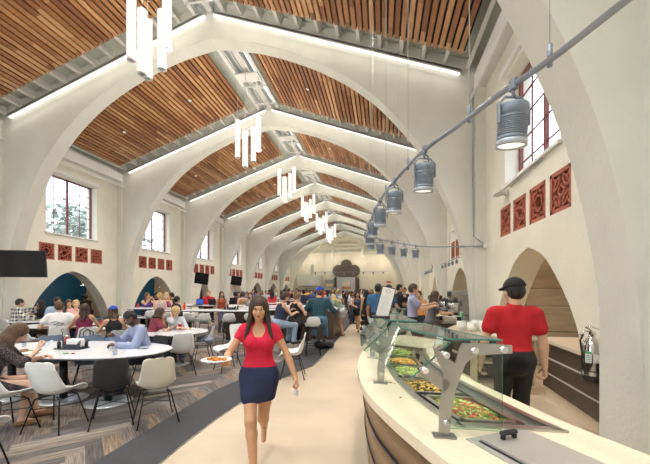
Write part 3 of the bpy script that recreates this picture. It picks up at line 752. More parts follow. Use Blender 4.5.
def chair_proto(color, stool=False):
    k = (color, stool)
    if k in PROTO: return PROTO[k]
    t = thing('bar_stool' if stool else 'shell_chair', '', 'stool' if stool else 'chair')
    H = .74 if stool else .44
    link('seat_shell', shell_mesh('shell_'+color, H, .4, .44 if stool else .47, low=stool), t)
    if stool:
        for sx in (-1, 1):
            for sy in (-1, 1): new('black_metal').tube([(sx*.12, sy*.12, H-.035), (sx*.185, sy*.18, .012)], .0095, 6).obj('leg', t)
            new('black_metal').tube([(sx*.185, -.19, .012), (sx*.185, .19, .012)], .0095, 6).obj('sled_bar', t)
        m = new('black_metal'); P = [(-.17, .165, .27), (.17, .165, .27), (.17, -.165, .27), (-.17, -.165, .27), (-.17, .165, .27)]
        m.tube(P, .008, 6).obj('footrest', t)
        m = new('black_metal').box((0, 0, H-.04), (.24, .24, .015)).obj('seat_frame', t)
    else:
        for sx in (-1, 1):
            for sy in (-1, 1):
                m = new('black_metal').tube([(sx*.10, sy*.11+.01, H-.035), (sx*.155, sy*.135+.01, H-.06), (sx*.235, sy*.225, .008)], .0085, 7)
                m.lathe([(0, 0), (.013, 0), (.013, .014), (0, .014)], c=(sx*.235, sy*.225, 0), n=8); m.obj('leg', t)
        m = new('black_metal')
        for sy in (-1, 1): m.tube([(-.155, sy*.135+.01, H-.06), (.155, sy*.135+.01, H-.06)], .006, 6)
        for sx in (-1, 1): m.tube([(sx*.15, -.12, H-.065), (sx*.15, .15, H-.065)], .006, 6); m.tube([(sx*.18, .165, .26), (-sx*.18, -.15, .26)], .0045, 6)
        m.obj('seat_frame', t)
    PROTO[k] = [t, False]; return PROTO[k]
def chair(color, X, Y, deg, label, stool=False, group=None):
    P = chair_proto(color, stool); g = group or ('moulded shell bar stools' if stool else 'moulded shell chairs around the tables')
    if not P[1]:
        P[1] = True; t = P[0]; t.location = (X, Y, 0); t.rotation_euler = (0, 0, heading(deg)); t['label'] = label; t['group'] = g; return t
    return copy_tree(P[0], (X, Y, 0), heading(deg), label, g)
def table_base(t, x, y, h, r=.33):
    b = new('base_steel').lathe([(0, 0), (r, 0), (r, .008), (r*.8, .016), (.06, .024), (0, .024)], c=(x, y, 0), n=40).obj('base', t)
    new('black_metal').lathe([(0, .024), (.055, .024), (.055, h-.05), (0, h-.05)], c=(x, y, 0), n=20).box((x, y, h-.045), (.34, .34, .012)).obj('pole', t)
def superell(a, b, p=2.4, n=56):
    return [(a*math.copysign(abs(math.cos(2*PI*k/n))**(2/p), math.cos(2*PI*k/n)), b*math.copysign(abs(math.sin(2*PI*k/n))**(2/p), math.sin(2*PI*k/n))) for k in range(n)]
def table(label, X, Y, deg, a, b, bases, h=.74, p=2.0, name='dining_table', group=None):
    t = thing(name, label, 'table', (X, Y, 0), heading(deg), group)
    P = superell(a, b, p)
    new('tabletop').prism(P, h-.012, h).obj('tabletop', t); new('table_edge').prism([(x*.995, y*.995) for x, y in P], h-.036, h-.012).obj('edge_band', t)
    for x, y in bases: table_base(t, x, y, h)
    return t
def high_table(label, X, Y, deg, L_, W_, h=1.05, group='long high communal tables'):
    t = thing('high_table', label, 'table', (X, Y, 0), heading(deg), group)
    new('tabletop').box((0, 0, h-.018), (L_, W_, .036), bev=.006).obj('tabletop', t); new('table_edge').box((0, 0, h-.048), (L_-.02, W_-.02, .024)).obj('edge_band', t)
    for s in (-1, 1):
        new('black_metal').box((s*(L_/2-.35), 0, (h-.06)/2+.01), (.11, .11, h-.08)).obj('leg', t); new('steel').lathe([(0, 0), (.3, 0), (.3, .01), (.08, .02), (0, .02)], c=(s*(L_/2-.35), 0, 0), n=28).obj('base', t)
    return t
def cup(X, Y, z, label, kind='glass', s=1., group=None):
    if kind == 'glass':
        m = new('cup_glass').lathe([(0, 0), (.030, 0), (.038, .13), (.035, .13), (.028, .008), (0, .008)], n=20); t = m.obj('drinking_glass', loc=(X, Y, z), label=label, cat='glass', group=group)
        new('cup_glass').lathe([(0, .01), (.0275, .01), (.030, .055), (0, .055)], n=16).obj('water', t); return t
    m = new(kind).lathe([(0, 0), (.032*s, 0), (.042*s, .12*s), (.043*s, .12*s), (.043*s, .125*s), (0, .125*s)], n=16); t = m.obj('paper_cup', loc=(X, Y, z), label=label, cat='cup', group=group)
    new('paper').tube([(0, 0, .12*s), (.01, 0, .20*s)], .003).obj('straw', t); return t
def plate(X, Y, z, label, food=None, r=.12, group='plates of food on the tables'):
    t = new('white_trim').lathe([(0, 0), (r*.6, 0), (r, .015), (r*.98, .018), (r*.6, .006), (0, .006)], n=24).obj('plate', loc=(X, Y, z), label=label, cat='plate', group=group)
    if food:
        m = new(food);
        for k in range(9):
            a_ = random.uniform(0, 6.28); q = random.uniform(0, r*.55); m.lathe([(0, -.01), (.022, 0), (.018, .014), (0, .02)], c=(q*math.cos(a_), q*math.sin(a_), .012), n=7)
        m.obj('food', t)
    return t
mat('food_orange', (.65, .26, .05), .6, var=.4, scale=30); mat('food_green', (.19, .26, .05), .6, var=.4, scale=30); mat('food_brown', (.30, .15, .06), .6, var=.4, scale=30); mat('food_yellow', (.75, .50, .12), .6, var=.3, scale=40); mat('food_red', (.55, .05, .03), .5, var=.3, scale=30); mat('food_lettuce', (.56, .60, .22), .6, var=.3, scale=30); mat('food_dark', (.03, .025, .02), .5)
def caddy(X, Y, z, deg, label, s=1.):
    t = thing('napkin_caddy', label, 'caddy', (X, Y, z), heading(deg), 'condiment caddies on the tables'); t.scale = (s, s, s)
    new('dark_metal').box((0, 0, .006), (.30, .15, .010)).tube([(-.11, 0, .01), (-.11, 0, .18)], .004, 6).tube([(-.11+.018*math.cos(a_), 0, .198+.018*math.sin(a_)) for a_ in [k*PI/6 for k in range(13)]], .003, 6).obj('tray', t)
    new('dark_metal').prism([(-.06, .012), (.14, .012), (.145, .10), (.10, .055), (-.02, .055), (-.065, .115)], -.06, -.055, T=lambda p: (p[0], p[2], p[1])).prism([(-.06, .012), (.14, .012), (.145, .10), (.10, .055), (-.02, .055), (-.065, .115)], .055, .06, T=lambda p: (p[0], p[2], p[1])).box((.04, 0, .014), (.19, .11, .006)).obj('napkin_holder', t)
    new('paper').box((.04, 0, .062), (.15, .095, .09), bev=.01).obj('napkins', t)
    m = new('red').lathe([(0, .012), (.024, .012), (.026, .08), (.012, .11), (.012, .125), (0, .125)], c=(-.085, .035, 0), n=12).use('paper').lathe([(0, .125), (.014, .125), (.014, .14), (0, .142)], c=(-.085, .035, 0), n=12); m.obj('sauce_bottle', t)
    new('food_dark').lathe([(0, .012), (.018, .012), (.018, .07), (.010, .085), (0, .085)], c=(-.12, -.035, 0), n=12).obj('sauce_bottle', t)
    new('cup_glass').lathe([(0, .012), (.015, .012), (.015, .06), (0, .065)], c=(-.08, -.045, 0), n=10).obj('shaker', t)
    return t
def pendant_cluster(Y, which, z):
    dist = Y
    t = thing('pendant_light', 'cluster of glowing white tube pendants under the ridge, ' + which, 'lamp', (XC, Y, 0), 0, 'tube pendant clusters')
    r = .092
    for i, (dx, dy, zb, ln) in enumerate([(-.36, -.10, 6.42, 1.35), (-.22, .22, 6.22, 1.25), (-.02, -.22, 6.02, 1.30), (.10, .24, 6.40, 1.25), (.38, .0, 6.66, 1.22)]):
        g = new('pendant_glow').lathe([(r*.98, .02), (r, .03), (r, ln), (0, ln)], c=(dx, dy, zb), n=20).use('white_trim').lathe([(0, .01), (r*.8, .01), (r*.8, 0), (r*1.02, 0), (r*1.02, .03), (r*.98, .035)], c=(dx, dy, zb), n=20).use('alu').lathe([(0, .004), (r*.45, .004), (r*.45, .012), (0, .012)], c=(dx, dy, zb), n=12)
        g.use('white_trim').lathe([(0, ln+.04), (r*.6, ln+.03), (r, ln)], c=(dx, dy, zb), n=20); o = g.obj('tube', t)
        new('white_trim').tube([(dx, dy, zb+ln), (dx, dy, RIDGE-.05)], .006, 5).obj('cord', o)
    new('white_trim').box((0, 0, RIDGE-.07), (.85, .5, .04)).obj('canopy', t)
    return t
PANCH = []
for k in range(6):
    Y = 6.46 if k == 0 else 6.69+5.08*k
    pendant_cluster(Y, ['nearest of the row to the camera', 'second of the row', 'third of the row', 'fourth of the row', 'fifth of the row', 'sixth of the row', 'seventh of the row', 'last of the row'][k], 0)

pendant_cluster(1.13, 'added unseen overhead as front fill', 0)  # out-of-view cluster added to fill camera-facing surfaces with light
# --- foreground oval table with its chairs
TX, TY = -4.84, 4.82
table('long white oval dining table nearest the camera on three steel disc bases', TX, TY, 0, 1.55, .78, [(-.95, -.25), (0, -.25), (.78, -.25)], p=2.3)
def chp(color, u, z, deg, label, **k):
    X, Y = at(u, z); return chair(color, X, Y, deg+sight(u), label, **k)
chp('white', 56, 4.20, 42, 'white shell chair turned aslant at the oval table, left of the black chair')
chp('black', 113, 4.38, 4, 'black shell chair seen from behind at the near side of the oval table')
chp('cream', 156, 4.42, -8, 'cream shell chair seen from behind beside the black chair at the oval table')
chp('white', 5, 4.05, 60, 'white shell chair under the woman in the patterned dress')
chp('slate', 52, 6.15, 178, 'slate blue shell chair across the oval table, left of the napkin caddy')
chp('slate', 90, 6.15, 184, 'slate blue shell chair across the oval table, right of the napkin caddy')
chp('black', 150, 6.10, 230, 'black shell chair under the man in the blue shirt')
chp('grey', 120, 7.35, -4, 'grey shell chair behind the woman in the backwards blue cap')
chp('white', -38, 3.1, 60, 'white shell chair cut off by the left edge of the photo')
# --- second table (older blonde woman)
x, y = at(174, 7.8); table('white round dining table where the blonde woman in a white blouse sits', x, y, 0, .74, .74, [(0, 0)])
chp('white', 182, 6.85, -6, 'white shell chair with its back to the camera at the blonde woman\'s table')
chp('white', 203, 7.9, -80, 'white shell chair with a coat and bag on it right of the blonde woman\'s table')
chp('white', 228, 7.2, 250, 'white shell chair partly hidden by the walking woman\'s arm')
chp('white', 293, 6.65, -86, 'white shell chair standing alone right of the walking woman')
chp('white', 176, 8.75, 180, 'white shell chair under the older blonde woman')
chp('white', 241, 8.3, 150, 'white shell chair behind the walking woman\'s shoulder')
# table left middle
x, y = at(60, 9.3); table('white round dining table shared by the group in front of the blue niche', x, y, 0, .85, .80, [(0, 0)])
x, y = at(30, 10.6); table('white dining table behind the man in the checked shirt', x, y, 0, .8, .65, [(0, 0)], p=3)
chp('white', 59, 8.1, 0, 'white shell chair behind the man in the white printed tee')
chp('white', 86, 7.9, -10, 'white shell chair behind the woman in the maroon tank top')
chp('white', 31, 8.3, 60, 'white shell chair beside the legs of the black-haired woman')
chp('white', 12, 10.1, 60, 'white shell chair under the man in the checked shirt')
chp('slate', 47, 11.6, 230, 'slate shell chair under the black-haired woman')
chp('slate', 78, 10.2, 190, 'slate shell chair on the far side of the table before the blue niche')
x, y = at(118, 8.9); table('white round table in front of the woman in the backwards blue cap', x, y, 0, .62, .62, [(0, 0)])
chp('white', 134, 10.8, 80, 'white shell chair by the wall pier behind the bare table')
x, y = at(142, 12.2); table('white dining table by the second niche', x, y, 0, .9, .6, [(0, 0)], p=4)
chp('white', 152, 7.85, 100, 'white shell chair under the woman in maroon with her chin on her hand')
# --- high communal tables
def hi(u, z, L_, lab, deg=0, W_=.8):
    x, y = at(u, z); return high_table(lab, x, y, deg, L_, W_)
hi(213, 11.1, 2.9, 'nearest long white high table with black legs behind the walking woman', -4)
hi(160, 12.4, 2.0, 'high table by the second niche where the woman in a floral dress sits', -2)
hi(276, 11.6, 1.7, 'high table behind the two bare-shouldered women', 0)
hi(215, 14.6, 3.0, 'high table with laptops in front of the narrow wall niche', 0)
for i, (u, z, d, lab) in enumerate([(204, 10.2, 0, 'left one of the middle pair of white bar stools before the nearest high table'), (229, 10.2, 0, 'right one of the middle pair of white bar stools before the nearest high table'), (190, 10.4, 10, 'white bar stool behind the blonde woman at the left end of the nearest high table'), (252, 10.3, 20, 'white bar stool at the right end of the nearest high table by its leg'),
        (290, 9.4, -20, 'white bar stool the woman in the black halter sits on'), (313, 8.9, -4, 'white bar stool in front of the man in the teal plaid shirt'), (276, 9.3, 20, 'white bar stool under the woman in the navy tank top'),
        (172, 11.6, 0, 'white bar stool in front of the second niche table'), (151, 11.6, 0, 'white bar stool at the left end of the second niche table'), (184, 13.6, 180, 'white bar stool behind the nearest high table, left'), (236, 13.7, 0, 'white bar stool beside the laptop table'), (248, 11.9, 180, 'white bar stool across the nearest high table at its right end')]):
    chp('white', u, z, d, lab, stool=True)
for i, (u, z, d) in enumerate([(262, 15, 0), (256, 18, 90), (272, 19, 180), (245, 17, 0), (266, 22, 0), (280, 24, 90), (285, 19, 20)]):
    chp('white', u, z, d, 'white bar stool deep in the hall, %s' % ['right of the rust top woman', 'fourth bay', 'fifth bay', 'behind the hooded woman', 'far tables', 'near the far left niches', 'behind the bun-haired women'][i], stool=True)
for i, (u, z) in enumerate([(262, 17), (250, 20), (275, 22), (285, 26), (268, 28)]): hi(u, z, 2.4, 'high table in the far part of the hall, %s' % ['nearest of the far ones', 'left by the fourth bay wall', 'middle of the far ones', 'near the stainless hood', 'most distant'][i])
# --- dark island with white counter
t = thing('serving_island', 'dark wood panelled island with a white counter at the left of the aisle', 'counter', (0, 0, 0))
new('dark_wood').prism([(-5.2, 10.9), (-1.62, 11.6), (-1.62, 14.4), (-5.2, 13.7)], 0, .99).obj('body', t)
new('tabletop').prism([(-5.25, 10.82), (-1.55, 11.53), (-1.55, 14.5), (-5.25, 13.8)], .99, 1.05).obj('counter_top', t)
new('kitchen_dark').prism([(-5.2, 10.95), (-1.66, 11.66), (-1.66, 14.3), (-5.2, 13.6)], -.0, .09).obj('plinth', t)
# ------------------------------------------------------------------ curved serving line
FR = [(.95, .2), (.74, .6), (.50, 1.15), (.29, 1.58), (.18, 1.81), (.02, 2.18), (-.12, 2.6), (-.22, 3.2), (-.26, 3.9), (-.21, 4.55), (-.08, 5.15), (.15, 5.7), (.40, 6.0)]
RE = [(1.95, .3), (1.75, .7), (1.50, 1.2), (1.33, 1.55), (1.20, 1.83), (1.03, 2.2), (.90, 2.6), (.76, 3.05), (.66, 3.6), (.63, 4.1), (.68, 4.6), (.80, 5.0), (.95, 5.3)]
FRs = spline(FR, 6); REs = spline(RE, 6); NP = len(FRs)
def P2(t, s):
    """t along the curve 0..1, s 0 customer edge .. 1 staff edge"""
    i = min(max(t, 0), .99999)*(NP-1); k = int(i); f = i-k
    a = [FRs[k][j]*(1-f)+FRs[k+1][j]*f for j in (0, 1)]; b = [REs[k][j]*(1-f)+REs[k+1][j]*f for j in (0, 1)]
    return (a[0]+(b[0]-a[0])*s, a[1]+(b[1]-a[1])*s)
def tY(Y, s=0):
    lo, hi = 0, 1
    for _ in range(40):
        m = (lo+hi)/2
        if P2(m, s)[1] < Y: lo = m
        else: hi = m
    return lo
def band(t0, t1, s0, s1, n=24):
    return [P2(t0+(t1-t0)*k/n, s0) for k in range(n+1)] + [P2(t1-(t1-t0)*k/n, s1) for k in range(n+1)]
line = thing('serving_counter', 'long curved serving counter with cream top and brown front panels right of the aisle', 'counter', (0, 0, 0))
wa, wb = tY(2.02), tY(5.0); la, lb = tY(1.02), tY(1.86)
top_out = band(0, 1, 0, 1, 72)
new('counter_top').prism(top_out, .855, .92, holes=[band(wa, wb, .33, .84)], smooth_sides=False).obj('counter_top', line)
fin = [P2(k/72, .085) for k in range(73)]
bk = [P2(1-k/72, .93) for k in range(73)]
for z0, z1, m_, ins in ((.09, .335, 'counter_wood', .10), (.345, .60, 'counter_wood', .085), (.61, .852, 'counter_wood', .07), (0, .09, 'steel_dark', .14), (.335, .345, 'seam', .075), (.60, .61, 'seam', .06)):
    new(m_).prism([P2(k/72, ins) for k in range(73)] + [P2(1-k/72, ins+.06) for k in range(73)], z0, z1, smooth_sides=True).obj('front_panel' if m_ == 'counter_wood' else 'kick_plate' if m_ == 'steel_dark' else 'seam', line)
m = new('kitchen_dark').prism([P2(k/72, .88) for k in range(73)] + [P2(1-k/72, .94) for k in range(73)], 0, .85); m.obj('back_panel', line)
# stainless well
m = new('steel')
def rim(t0, t1, s0, s1, z, w=.035, h=.012, ds=.03):
    dt = .006
    for b in (band(t0-dt, t1+dt, s0-ds, s0+ds*.6), band(t0-dt, t1+dt, s1-ds*.6, s1+ds), band(t0-dt, t0+dt*.8, s0, s1, 3), band(t1-dt*.8, t1+dt, s0, s1, 3)): m.prism(b, z, z+h)
rim(wa, wb, .33, .84, .92); m.prism(band(wa, wb, .33, .84), .70, .71)
m.prism(band(wa, wb, .33, .345), .71, .92).prism(band(wa, wb, .825, .84), .71, .92).prism(band(wa, wb, .78, .825), .885, .895); m.obj('well', line)
FOODS = [('food_green', 'food_red', 'mixed salad with red peppers', 2.12, 2.60), ('food_yellow', 'food_dark', 'corn and black beans', 2.66, 3.12), ('food_lettuce', 'food_lettuce', 'chopped lettuce', 3.18, 3.70), ('food_yellow', 'food_orange', 'pasta salad', 3.76, 4.20), ('food_green', 'food_lettuce', 'leafy greens', 4.27, 4.88)]
for f1, f2, lab, y0, y1 in FOODS:
    t0, t1 = tY(y0), tY(y1); s0, s1 = (.41, .74) if y0 < 2.2 else (.36, .70); c = P2((t0+t1)/2, (s0+s1)/2)
    t = thing('food_pan', 'rectangular steel pan of %s in the serving counter' % lab, 'food pan', (c[0], c[1], 0), 0, 'steel food pans in the serving counter')
    off = lambda b: [(x-c[0], y-c[1]) for x, y in b]
    m = new('steel'); dt = (t1-t0)*.06
    for b in (band(t0, t1, s0-.015, s0+.02, 4), band(t0, t1, s1-.02, s1+.015, 4), band(t0, t0+dt, s0, s1, 4), band(t1-dt, t1, s0, s1, 4)): m.prism(off(b), .80, .918)
    m.prism(off(band(t0, t1, s0, s1, 4)), .795, .80).obj('pan', t)
    m = new(f1).prism(off(band(t0+dt, t1-dt, s0+.02, s1-.02, 4)), .80, .878)
    for k in range(260):
        a_ = rng.uniform(t0+dt*1.5, t1-dt*1.5); b_ = rng.uniform(s0+.04, s1-.04); x, y = P2(a_, b_); m.use([f1, f1, f2, 'food_orange' if 'mixed' in lab else f1, 'food_lettuce' if 'ee' in lab or 'le' in lab or 'mixed' in lab else f2][rng.randint(5)])
        r_ = .016 if 'salad' in lab or 'gre' in lab or 'let' in lab else .011
        edge_ = min(a_-t0, t1-a_)/(t1-t0)*min(b_-s0, s1-b_)/(s1-s0); z_ = .882+.12*min(edge_*3, .25)+rng.uniform(0, .008)
        M_ = Matrix.Translation((x-c[0], y-c[1], z_)) @ Matrix.Rotation(rng.uniform(0, 6), 4, 'Z') @ Matrix.Rotation(rng.uniform(-1, 1), 4, 'X')
        m.box((0, 0, 0), (r_*2.6, r_*1.3, r_*.5), M=M_, bev=.002)
    m.obj('food', t)
tag = new('chrome').tube([(.18, 3.10, .935), (.34, 3.04, .95)], [.006, .006], 6).lathe([(0, .0), (.03, .008), (.034, .016), (0, .004)], c=(.36, 3.03, .94), n=12).obj('serving_spoon', label='steel serving spoon resting on the rim of the bean pan', cat='spoon')
for i, (x, y, r_) in enumerate([(.07, 2.86, .009), (.10, 2.84, .007), (.13, 2.48, .01), (.03, 3.0, .006)]):
    new('food_red' if i else 'red').lathe([(0, 0), (r_, .001), (r_*.8, .004), (0, .005)], c=(0, 0, 0), n=8).obj('food_crumb', loc=(x, y, .921), label=['red food scrap on the counter edge nearest the far post', 'tiny red food scrap beside the largest of its group', 'red food scrap on the counter edge closest to the camera', 'tiny red food scrap farthest from the camera'][i], cat='food scrap', group='red food scraps on the counter')
# lidded well at the near end
A_, B_ = Vector((.42, 1.84, 0)), Vector((.76, 2.03, 0)); ab = (B_-A_).normalized(); pd = Vector((ab.y, -ab.x, 0))
def lidq(i0, i1, ln, z0, z1, m): p = [A_+ab*i0+pd*i1, A_+ab*(.39-i0)+pd*i1, A_+ab*(.39-i0)+pd*(ln-i1), A_+ab*i0+pd*(ln-i1)]; m.prism([(v.x, v.y) for v in p], z0, z1); return m
m = lidq(0, 0, .85, .920, .926, new('lid_steel')); lidq(.035, .045, .85, .926, .927, m.use('seam')); m.obj('lid_frame', line)
t = thing('well_lid', 'flat steel lid with a black handle on the near end of the serving counter', 'lid', (0, 0, 0))
lidq(.045, .055, .85, .930, .942, new('lid_steel')).obj('plate', t)
hc_ = A_+ab*.175+pd*.10; rz_ = math.atan2(ab.y, ab.x)
new('black_plastic').box((hc_.x, hc_.y, .972), (.105, .030, .022), rz=rz_, bev=.008).box((hc_.x-ab.x*.036, hc_.y-ab.y*.036, .952), (.016, .018, .026), rz=rz_).box((hc_.x+ab.x*.036, hc_.y+ab.y*.036, .952), (.016, .018, .026), rz=rz_).obj('handle', t)
# sneeze guard: plate posts, slanted front panes, flat top panes
gd = thing('sneeze_guard', 'glass sneeze guard on steel posts over the food pans', 'sneeze guard', (0, 0, 0))
def gp(t, d, h_):
    """d metres in from the customer edge"""
    a_ = P2(t, 0); b_ = P2(t, 1); l = math.hypot(b_[0]-a_[0], b_[1]-a_[1]); return Vector((a_[0]+(b_[0]-a_[0])*d/l, a_[1]+(b_[1]-a_[1])*d/l, h_))
PT = [tY(1.86), tY(2.86), tY(3.95), tY(5.0)]
GE = [tY(1.93), tY(2.83), tY(3.05), tY(3.90), tY(4.05), tY(5.25)]
def thick(m, prof, t, w):
    """closed profile in (d,h) turned into a plate of width w along the counter"""
    c0 = gp(t, 0, 0); n = (gp(t, .5, 0)-c0).normalized(); s_ = Vector((-n.y, n.x, 0))*w/2
    T_ = lambda p: tuple(c0+n*p[0]+Vector((0, 0, p[1]))+s_*p[2]); m.prism(prof, -1, 1, T=T_)
for t_ in PT:
    m = new('brushed')
    thick(m, [(.135, .925), (.188, .925), (.196, 1.05), (.215, 1.16), (.265, 1.30), (.31, 1.345), (.42, 1.355), (.49, 1.36), (.49, 1.40), (.40, 1.405), (.25, 1.405), (.235, 1.38), (.215, 1.30), (.10, 1.39), (.02, 1.345) if False else (.12, 1.33), (.155, 1.25), (.150, 1.16), (.135, 1.05)], t_, .016)
    thick(m, [(.20, 1.20), (.06, 1.285), (.035, 1.24), (.16, 1.15)], t_, .016)
    thick(m, [(.105, .92), (.218, .92), (.218, .928), (.105, .928)], t_, .07); po = m.obj('post', gd)
    for d, h_ in ((.055, 1.262), (.16, 1.345), (.30, 1.372), (.44, 1.38), (.165, 1.0)):
        c_ = gp(t_, d, h_); q = gp(t_+.01, d, h_)-c_; q.normalize(); new('chrome').tube([c_-q*.03, c_+q*.03], .017, 12).obj('knob', po)
for k in range(3):
    a0, a1 = GE[2*k], GE[2*k+1]
    def slab(q, nn, th):
        m = new('guard_glass'); n_ = len(q)
        lo_ = [m.bm.verts.new(p-nn*th) for p in q]; hi_ = [m.bm.verts.new(p+nn*th) for p in q]
        for f in (lo_[::-1], hi_): m.bm.faces.new(f).material_index = 0
        m.use('label_edge')
        for i in range(n_): f = m.bm.faces.new([lo_[i], lo_[(i+1) % n_], hi_[(i+1) % n_], hi_[i]]); f.material_index = m.mi
        return m
    mat('label_edge', (.10, .30, .24), .15)
    top_ = [gp(a0, .24, 1.415), gp(a0, .50, 1.415), gp((a0+a1)/2, .50, 1.415), gp(a1, .50, 1.415), gp(a1, .24, 1.415), gp((a0+a1)/2, .24, 1.415)]
    slab(top_, Vector((0, 0, 1)), .005).obj('top_pane', gd)
    fr_ = [gp(a0, .24, 1.40), gp(a1, .24, 1.40), gp(a1, .02, 1.185), gp(a0, .02, 1.185)]; nn = (fr_[1]-fr_[0]).cross(fr_[3]-fr_[0]).normalized(); slab(fr_, nn, .005).obj('front_pane', gd)
e = [gp(GE[0], .20, 1.40), gp(GE[0], .50, 1.40), gp(GE[0], .50, .935), gp(GE[0], .20, .935)]; slab(e, (e[1]-e[0]).cross(e[3]-e[0]).normalized(), .004).obj('end_pane', gd)
e = [gp(GE[5], .10, 1.40), gp(GE[5], .50, 1.40), gp(GE[5], .50, 1.05), gp(GE[5], .10, 1.05)]; slab(e, (e[1]-e[0]).cross(e[3]-e[0]).normalized(), .004).obj('end_pane', gd)
# sign holder standing on the guard
c = gp(tY(3.25), .22, 1.42); t = thing('sign_holder', 'tall slanted paper sign in a black holder on top of the sneeze guard', 'sign', (c.x, c.y, c.z), math.radians(2))
M_ = Matrix.Rotation(.25, 4, 'Y') @ Matrix.Rotation(.18, 4, 'X')
new('black_plastic').box((0, 0, .012), (.16, .09, .022), bev=.004).box((0, 0, .155), (.125, .008, .29), M=M_).obj('holder', t); new('paper').box((0, -.006, .155), (.112, .006, .275), M=M_).obj('sheet', t)
m = new('red_frame').tube([tuple(M_ @ Vector((.022*math.cos(k*PI/6), -.0098, .262+.014*math.sin(k*PI/6)))) for k in range(13)], .0015, 4)
m.use('print_grey')
for k in range(9): m.box((0, -.0095, .225-.018*k), (.06 if k % 3 else .035, .0012, .0022), M=M_)
m.obj('printing', t)
c = gp(tY(2.6), .6, 1.42); t = thing('card_holder', 'small blank card leaning in a stand on top of the sneeze guard near the bowls', 'card', (c.x+.02, c.y+1.0, 1.42))
c = P2(tY(4.1), .9); t.location = (c[0]+.0, c[1], .92); new('paper').box((0, 0, .27), (.06, .005, .16), M=Matrix.Rotation(.2, 4, 'Y')).obj('card', t); new('chrome').lathe([(0, 0), (.04, 0), (.04, .006), (.006, .01), (.006, .2), (0, .2)], n=12).obj('stand', t); t['label'] = 'small cream card on a steel stand on the staff side of the serving counter'
# ------------------------------------------------------------------ track with theatre spots
TR = [(.98, 1.2), (.88, 1.46), (.77, 1.75), (.63, 2.02), (.50, 2.33), (.32, 2.72), (.13, 3.41), (-.01, 4.1), (-.15, 5.16), (-.22, 6.2), (-.14, 7.1), (.20, 7.75), (.66, 8.4), (1.15, 8.82), (1.67, 8.9), (2.30, 8.9)]
TS = spline(TR, 5); TZ = 2.75
t = thing('lighting_track', 'curved grey steel pipe carrying the spotlights above the serving counter', 'light track', (0, 0, 0))
new('alu').tube([(x, y, TZ) for x, y in TS], .016, 10).obj('pipe', t)
def tr(Y):
    for (a0, b0), (a1, b1) in zip(TS, TS[1:]):
        if b0 <= Y <= b1 and b1 > b0: f = (Y-b0)/(b1-b0); return a0+(a1-a0)*f
    return TS[-1][0]
for Y in (1.75, 2.25, 3.05, 3.8, 5.6, 6.9, 8.0):
    x = tr(Y); z_ = min(RIDGE, RIDGE-SL*abs(x-XC)); new('deck_paint').tube([(x, Y, TZ), (x, Y, z_)], .003, 5).obj('hanger_wire', t); new('lamp_body').tube([(x, Y, TZ-.03), (x, Y, TZ+.07)], .012, 8).obj('clamp', t)
new('white_trim').box((XR-.03, 8.86, TZ), (.08, .10, .10), bev=.01).obj('wall_box', t)
new('alu').tube([(1.9, 8.9, TZ), (2.0, 8.9, TZ)], .03, 10).tube([(XR-.3, 8.9, TZ), (XR-.06, 8.9, TZ)], .022, 10).tube([(XR-.05, 8.86, TZ+.03), (XR-.28, 8.93, TZ+.25), (XR-.3, 8.93, TZ+.9), (XR-.3, 8.93, EAVE-.3)], .014, 8).obj('conduit', t)
SP = None
mat('yoke_grey', (.30, .34, .40), .45, .3)
def spot(x, y, z_, yaw, tilt, label, group, s=1., parent=None, power=26):
    """hanging theatre spot, yoke and ribbed can"""
    t = thing('spotlight', label, 'spotlight', (x, y, z_), yaw, group); t.scale = (s, s, s)
    new('lamp_body').box((0, 0, .0), (.035, .05, .07), bev=.006).tube([(0, 0, -.02), (0, 0, -.075)], .010, 8).obj('clamp', t)
    new('yoke_grey').tube([(0, 0, -.07), (-.055, 0, -.075), (-.088, 0, -.11), (-.092, 0, -.20)], .008, 6).tube([(0, 0, -.07), (.055, 0, -.075), (.088, 0, -.11), (.092, 0, -.20)], .008, 6).box((-.094, 0, -.17), (.008, .03, .12), bev=.003).box((.094, 0, -.17), (.008, .03, .12), bev=.003).obj('yoke', t)
    R_ = Matrix.Translation((0, 0, -.16)) @ Matrix.Rotation(tilt, 4, 'X')
    prof = [(0, .045), (.070, .045), (.078, .035), (.078, -.015), (.074, -.018), (.074, -.030)]
    z0 = -.032
    for k in range(9): prof += [(.080, z0), (.080, z0-.005), (.074, z0-.006), (.074, z0-.011)]; z0 -= .0115
    prof += [(.080, z0), (.080, z0-.022), (.07, z0-.022)]
    bo = new('lamp_body').lathe(prof, M=R_, n=28).obj('body', t)
    new('lamp_ring').lathe([(.079, z0-.02), (.084, z0-.024), (.084, z0-.056), (.076, z0-.056), (.070, z0-.04)], M=R_, n=28).obj('front_ring', bo)
    new('spot_glow').lathe([(0, z0-.045), (.073, z0-.045)], M=R_, n=28).obj('lens', bo)
    new('black_plastic').tube([(0, .02, -.02), (.05, .05, -.03), (.06, .05, -.08), (.03, .03, -.12)], .005, 6).obj('cable', t)
    return t
ym = [2.0-.07, 2.72, 3.45, 4.15, 5.0, 5.8, 6.6, 7.35, 7.78, 8.2, 8.55]
who = ['nearest and largest', 'second', 'third', 'fourth', 'fifth', 'sixth', 'seventh', 'eighth', 'ninth', 'tenth', 'farthest, eleventh']
first = None
for i, Y in enumerate(ym):
    lab = 'grey ribbed spotlight with a glowing lens, %s along the curved track' % who[i]
    x = tr(Y)
    if first is None: first = spot(x, Y, TZ, .3, .12, lab, 'spotlights on the curved track', .9)
    else:
        c_ = copy_tree(first, (x, Y, TZ), random.uniform(-.2, .5), lab)
    ld = bpy.data.lights.new('spot_beam', 'SPOT'); ld.energy = 30; ld.spot_size = 1.3; ld.spot_blend = .6; ld.color = (1, .84, .62); ld.shadow_soft_size = .06
    lo = bpy.data.objects.new('spot_beam', ld); COL.objects.link(lo); lo.location = (x, Y+.02, TZ-.36); lo.rotation_euler = (.12, 0, 0)
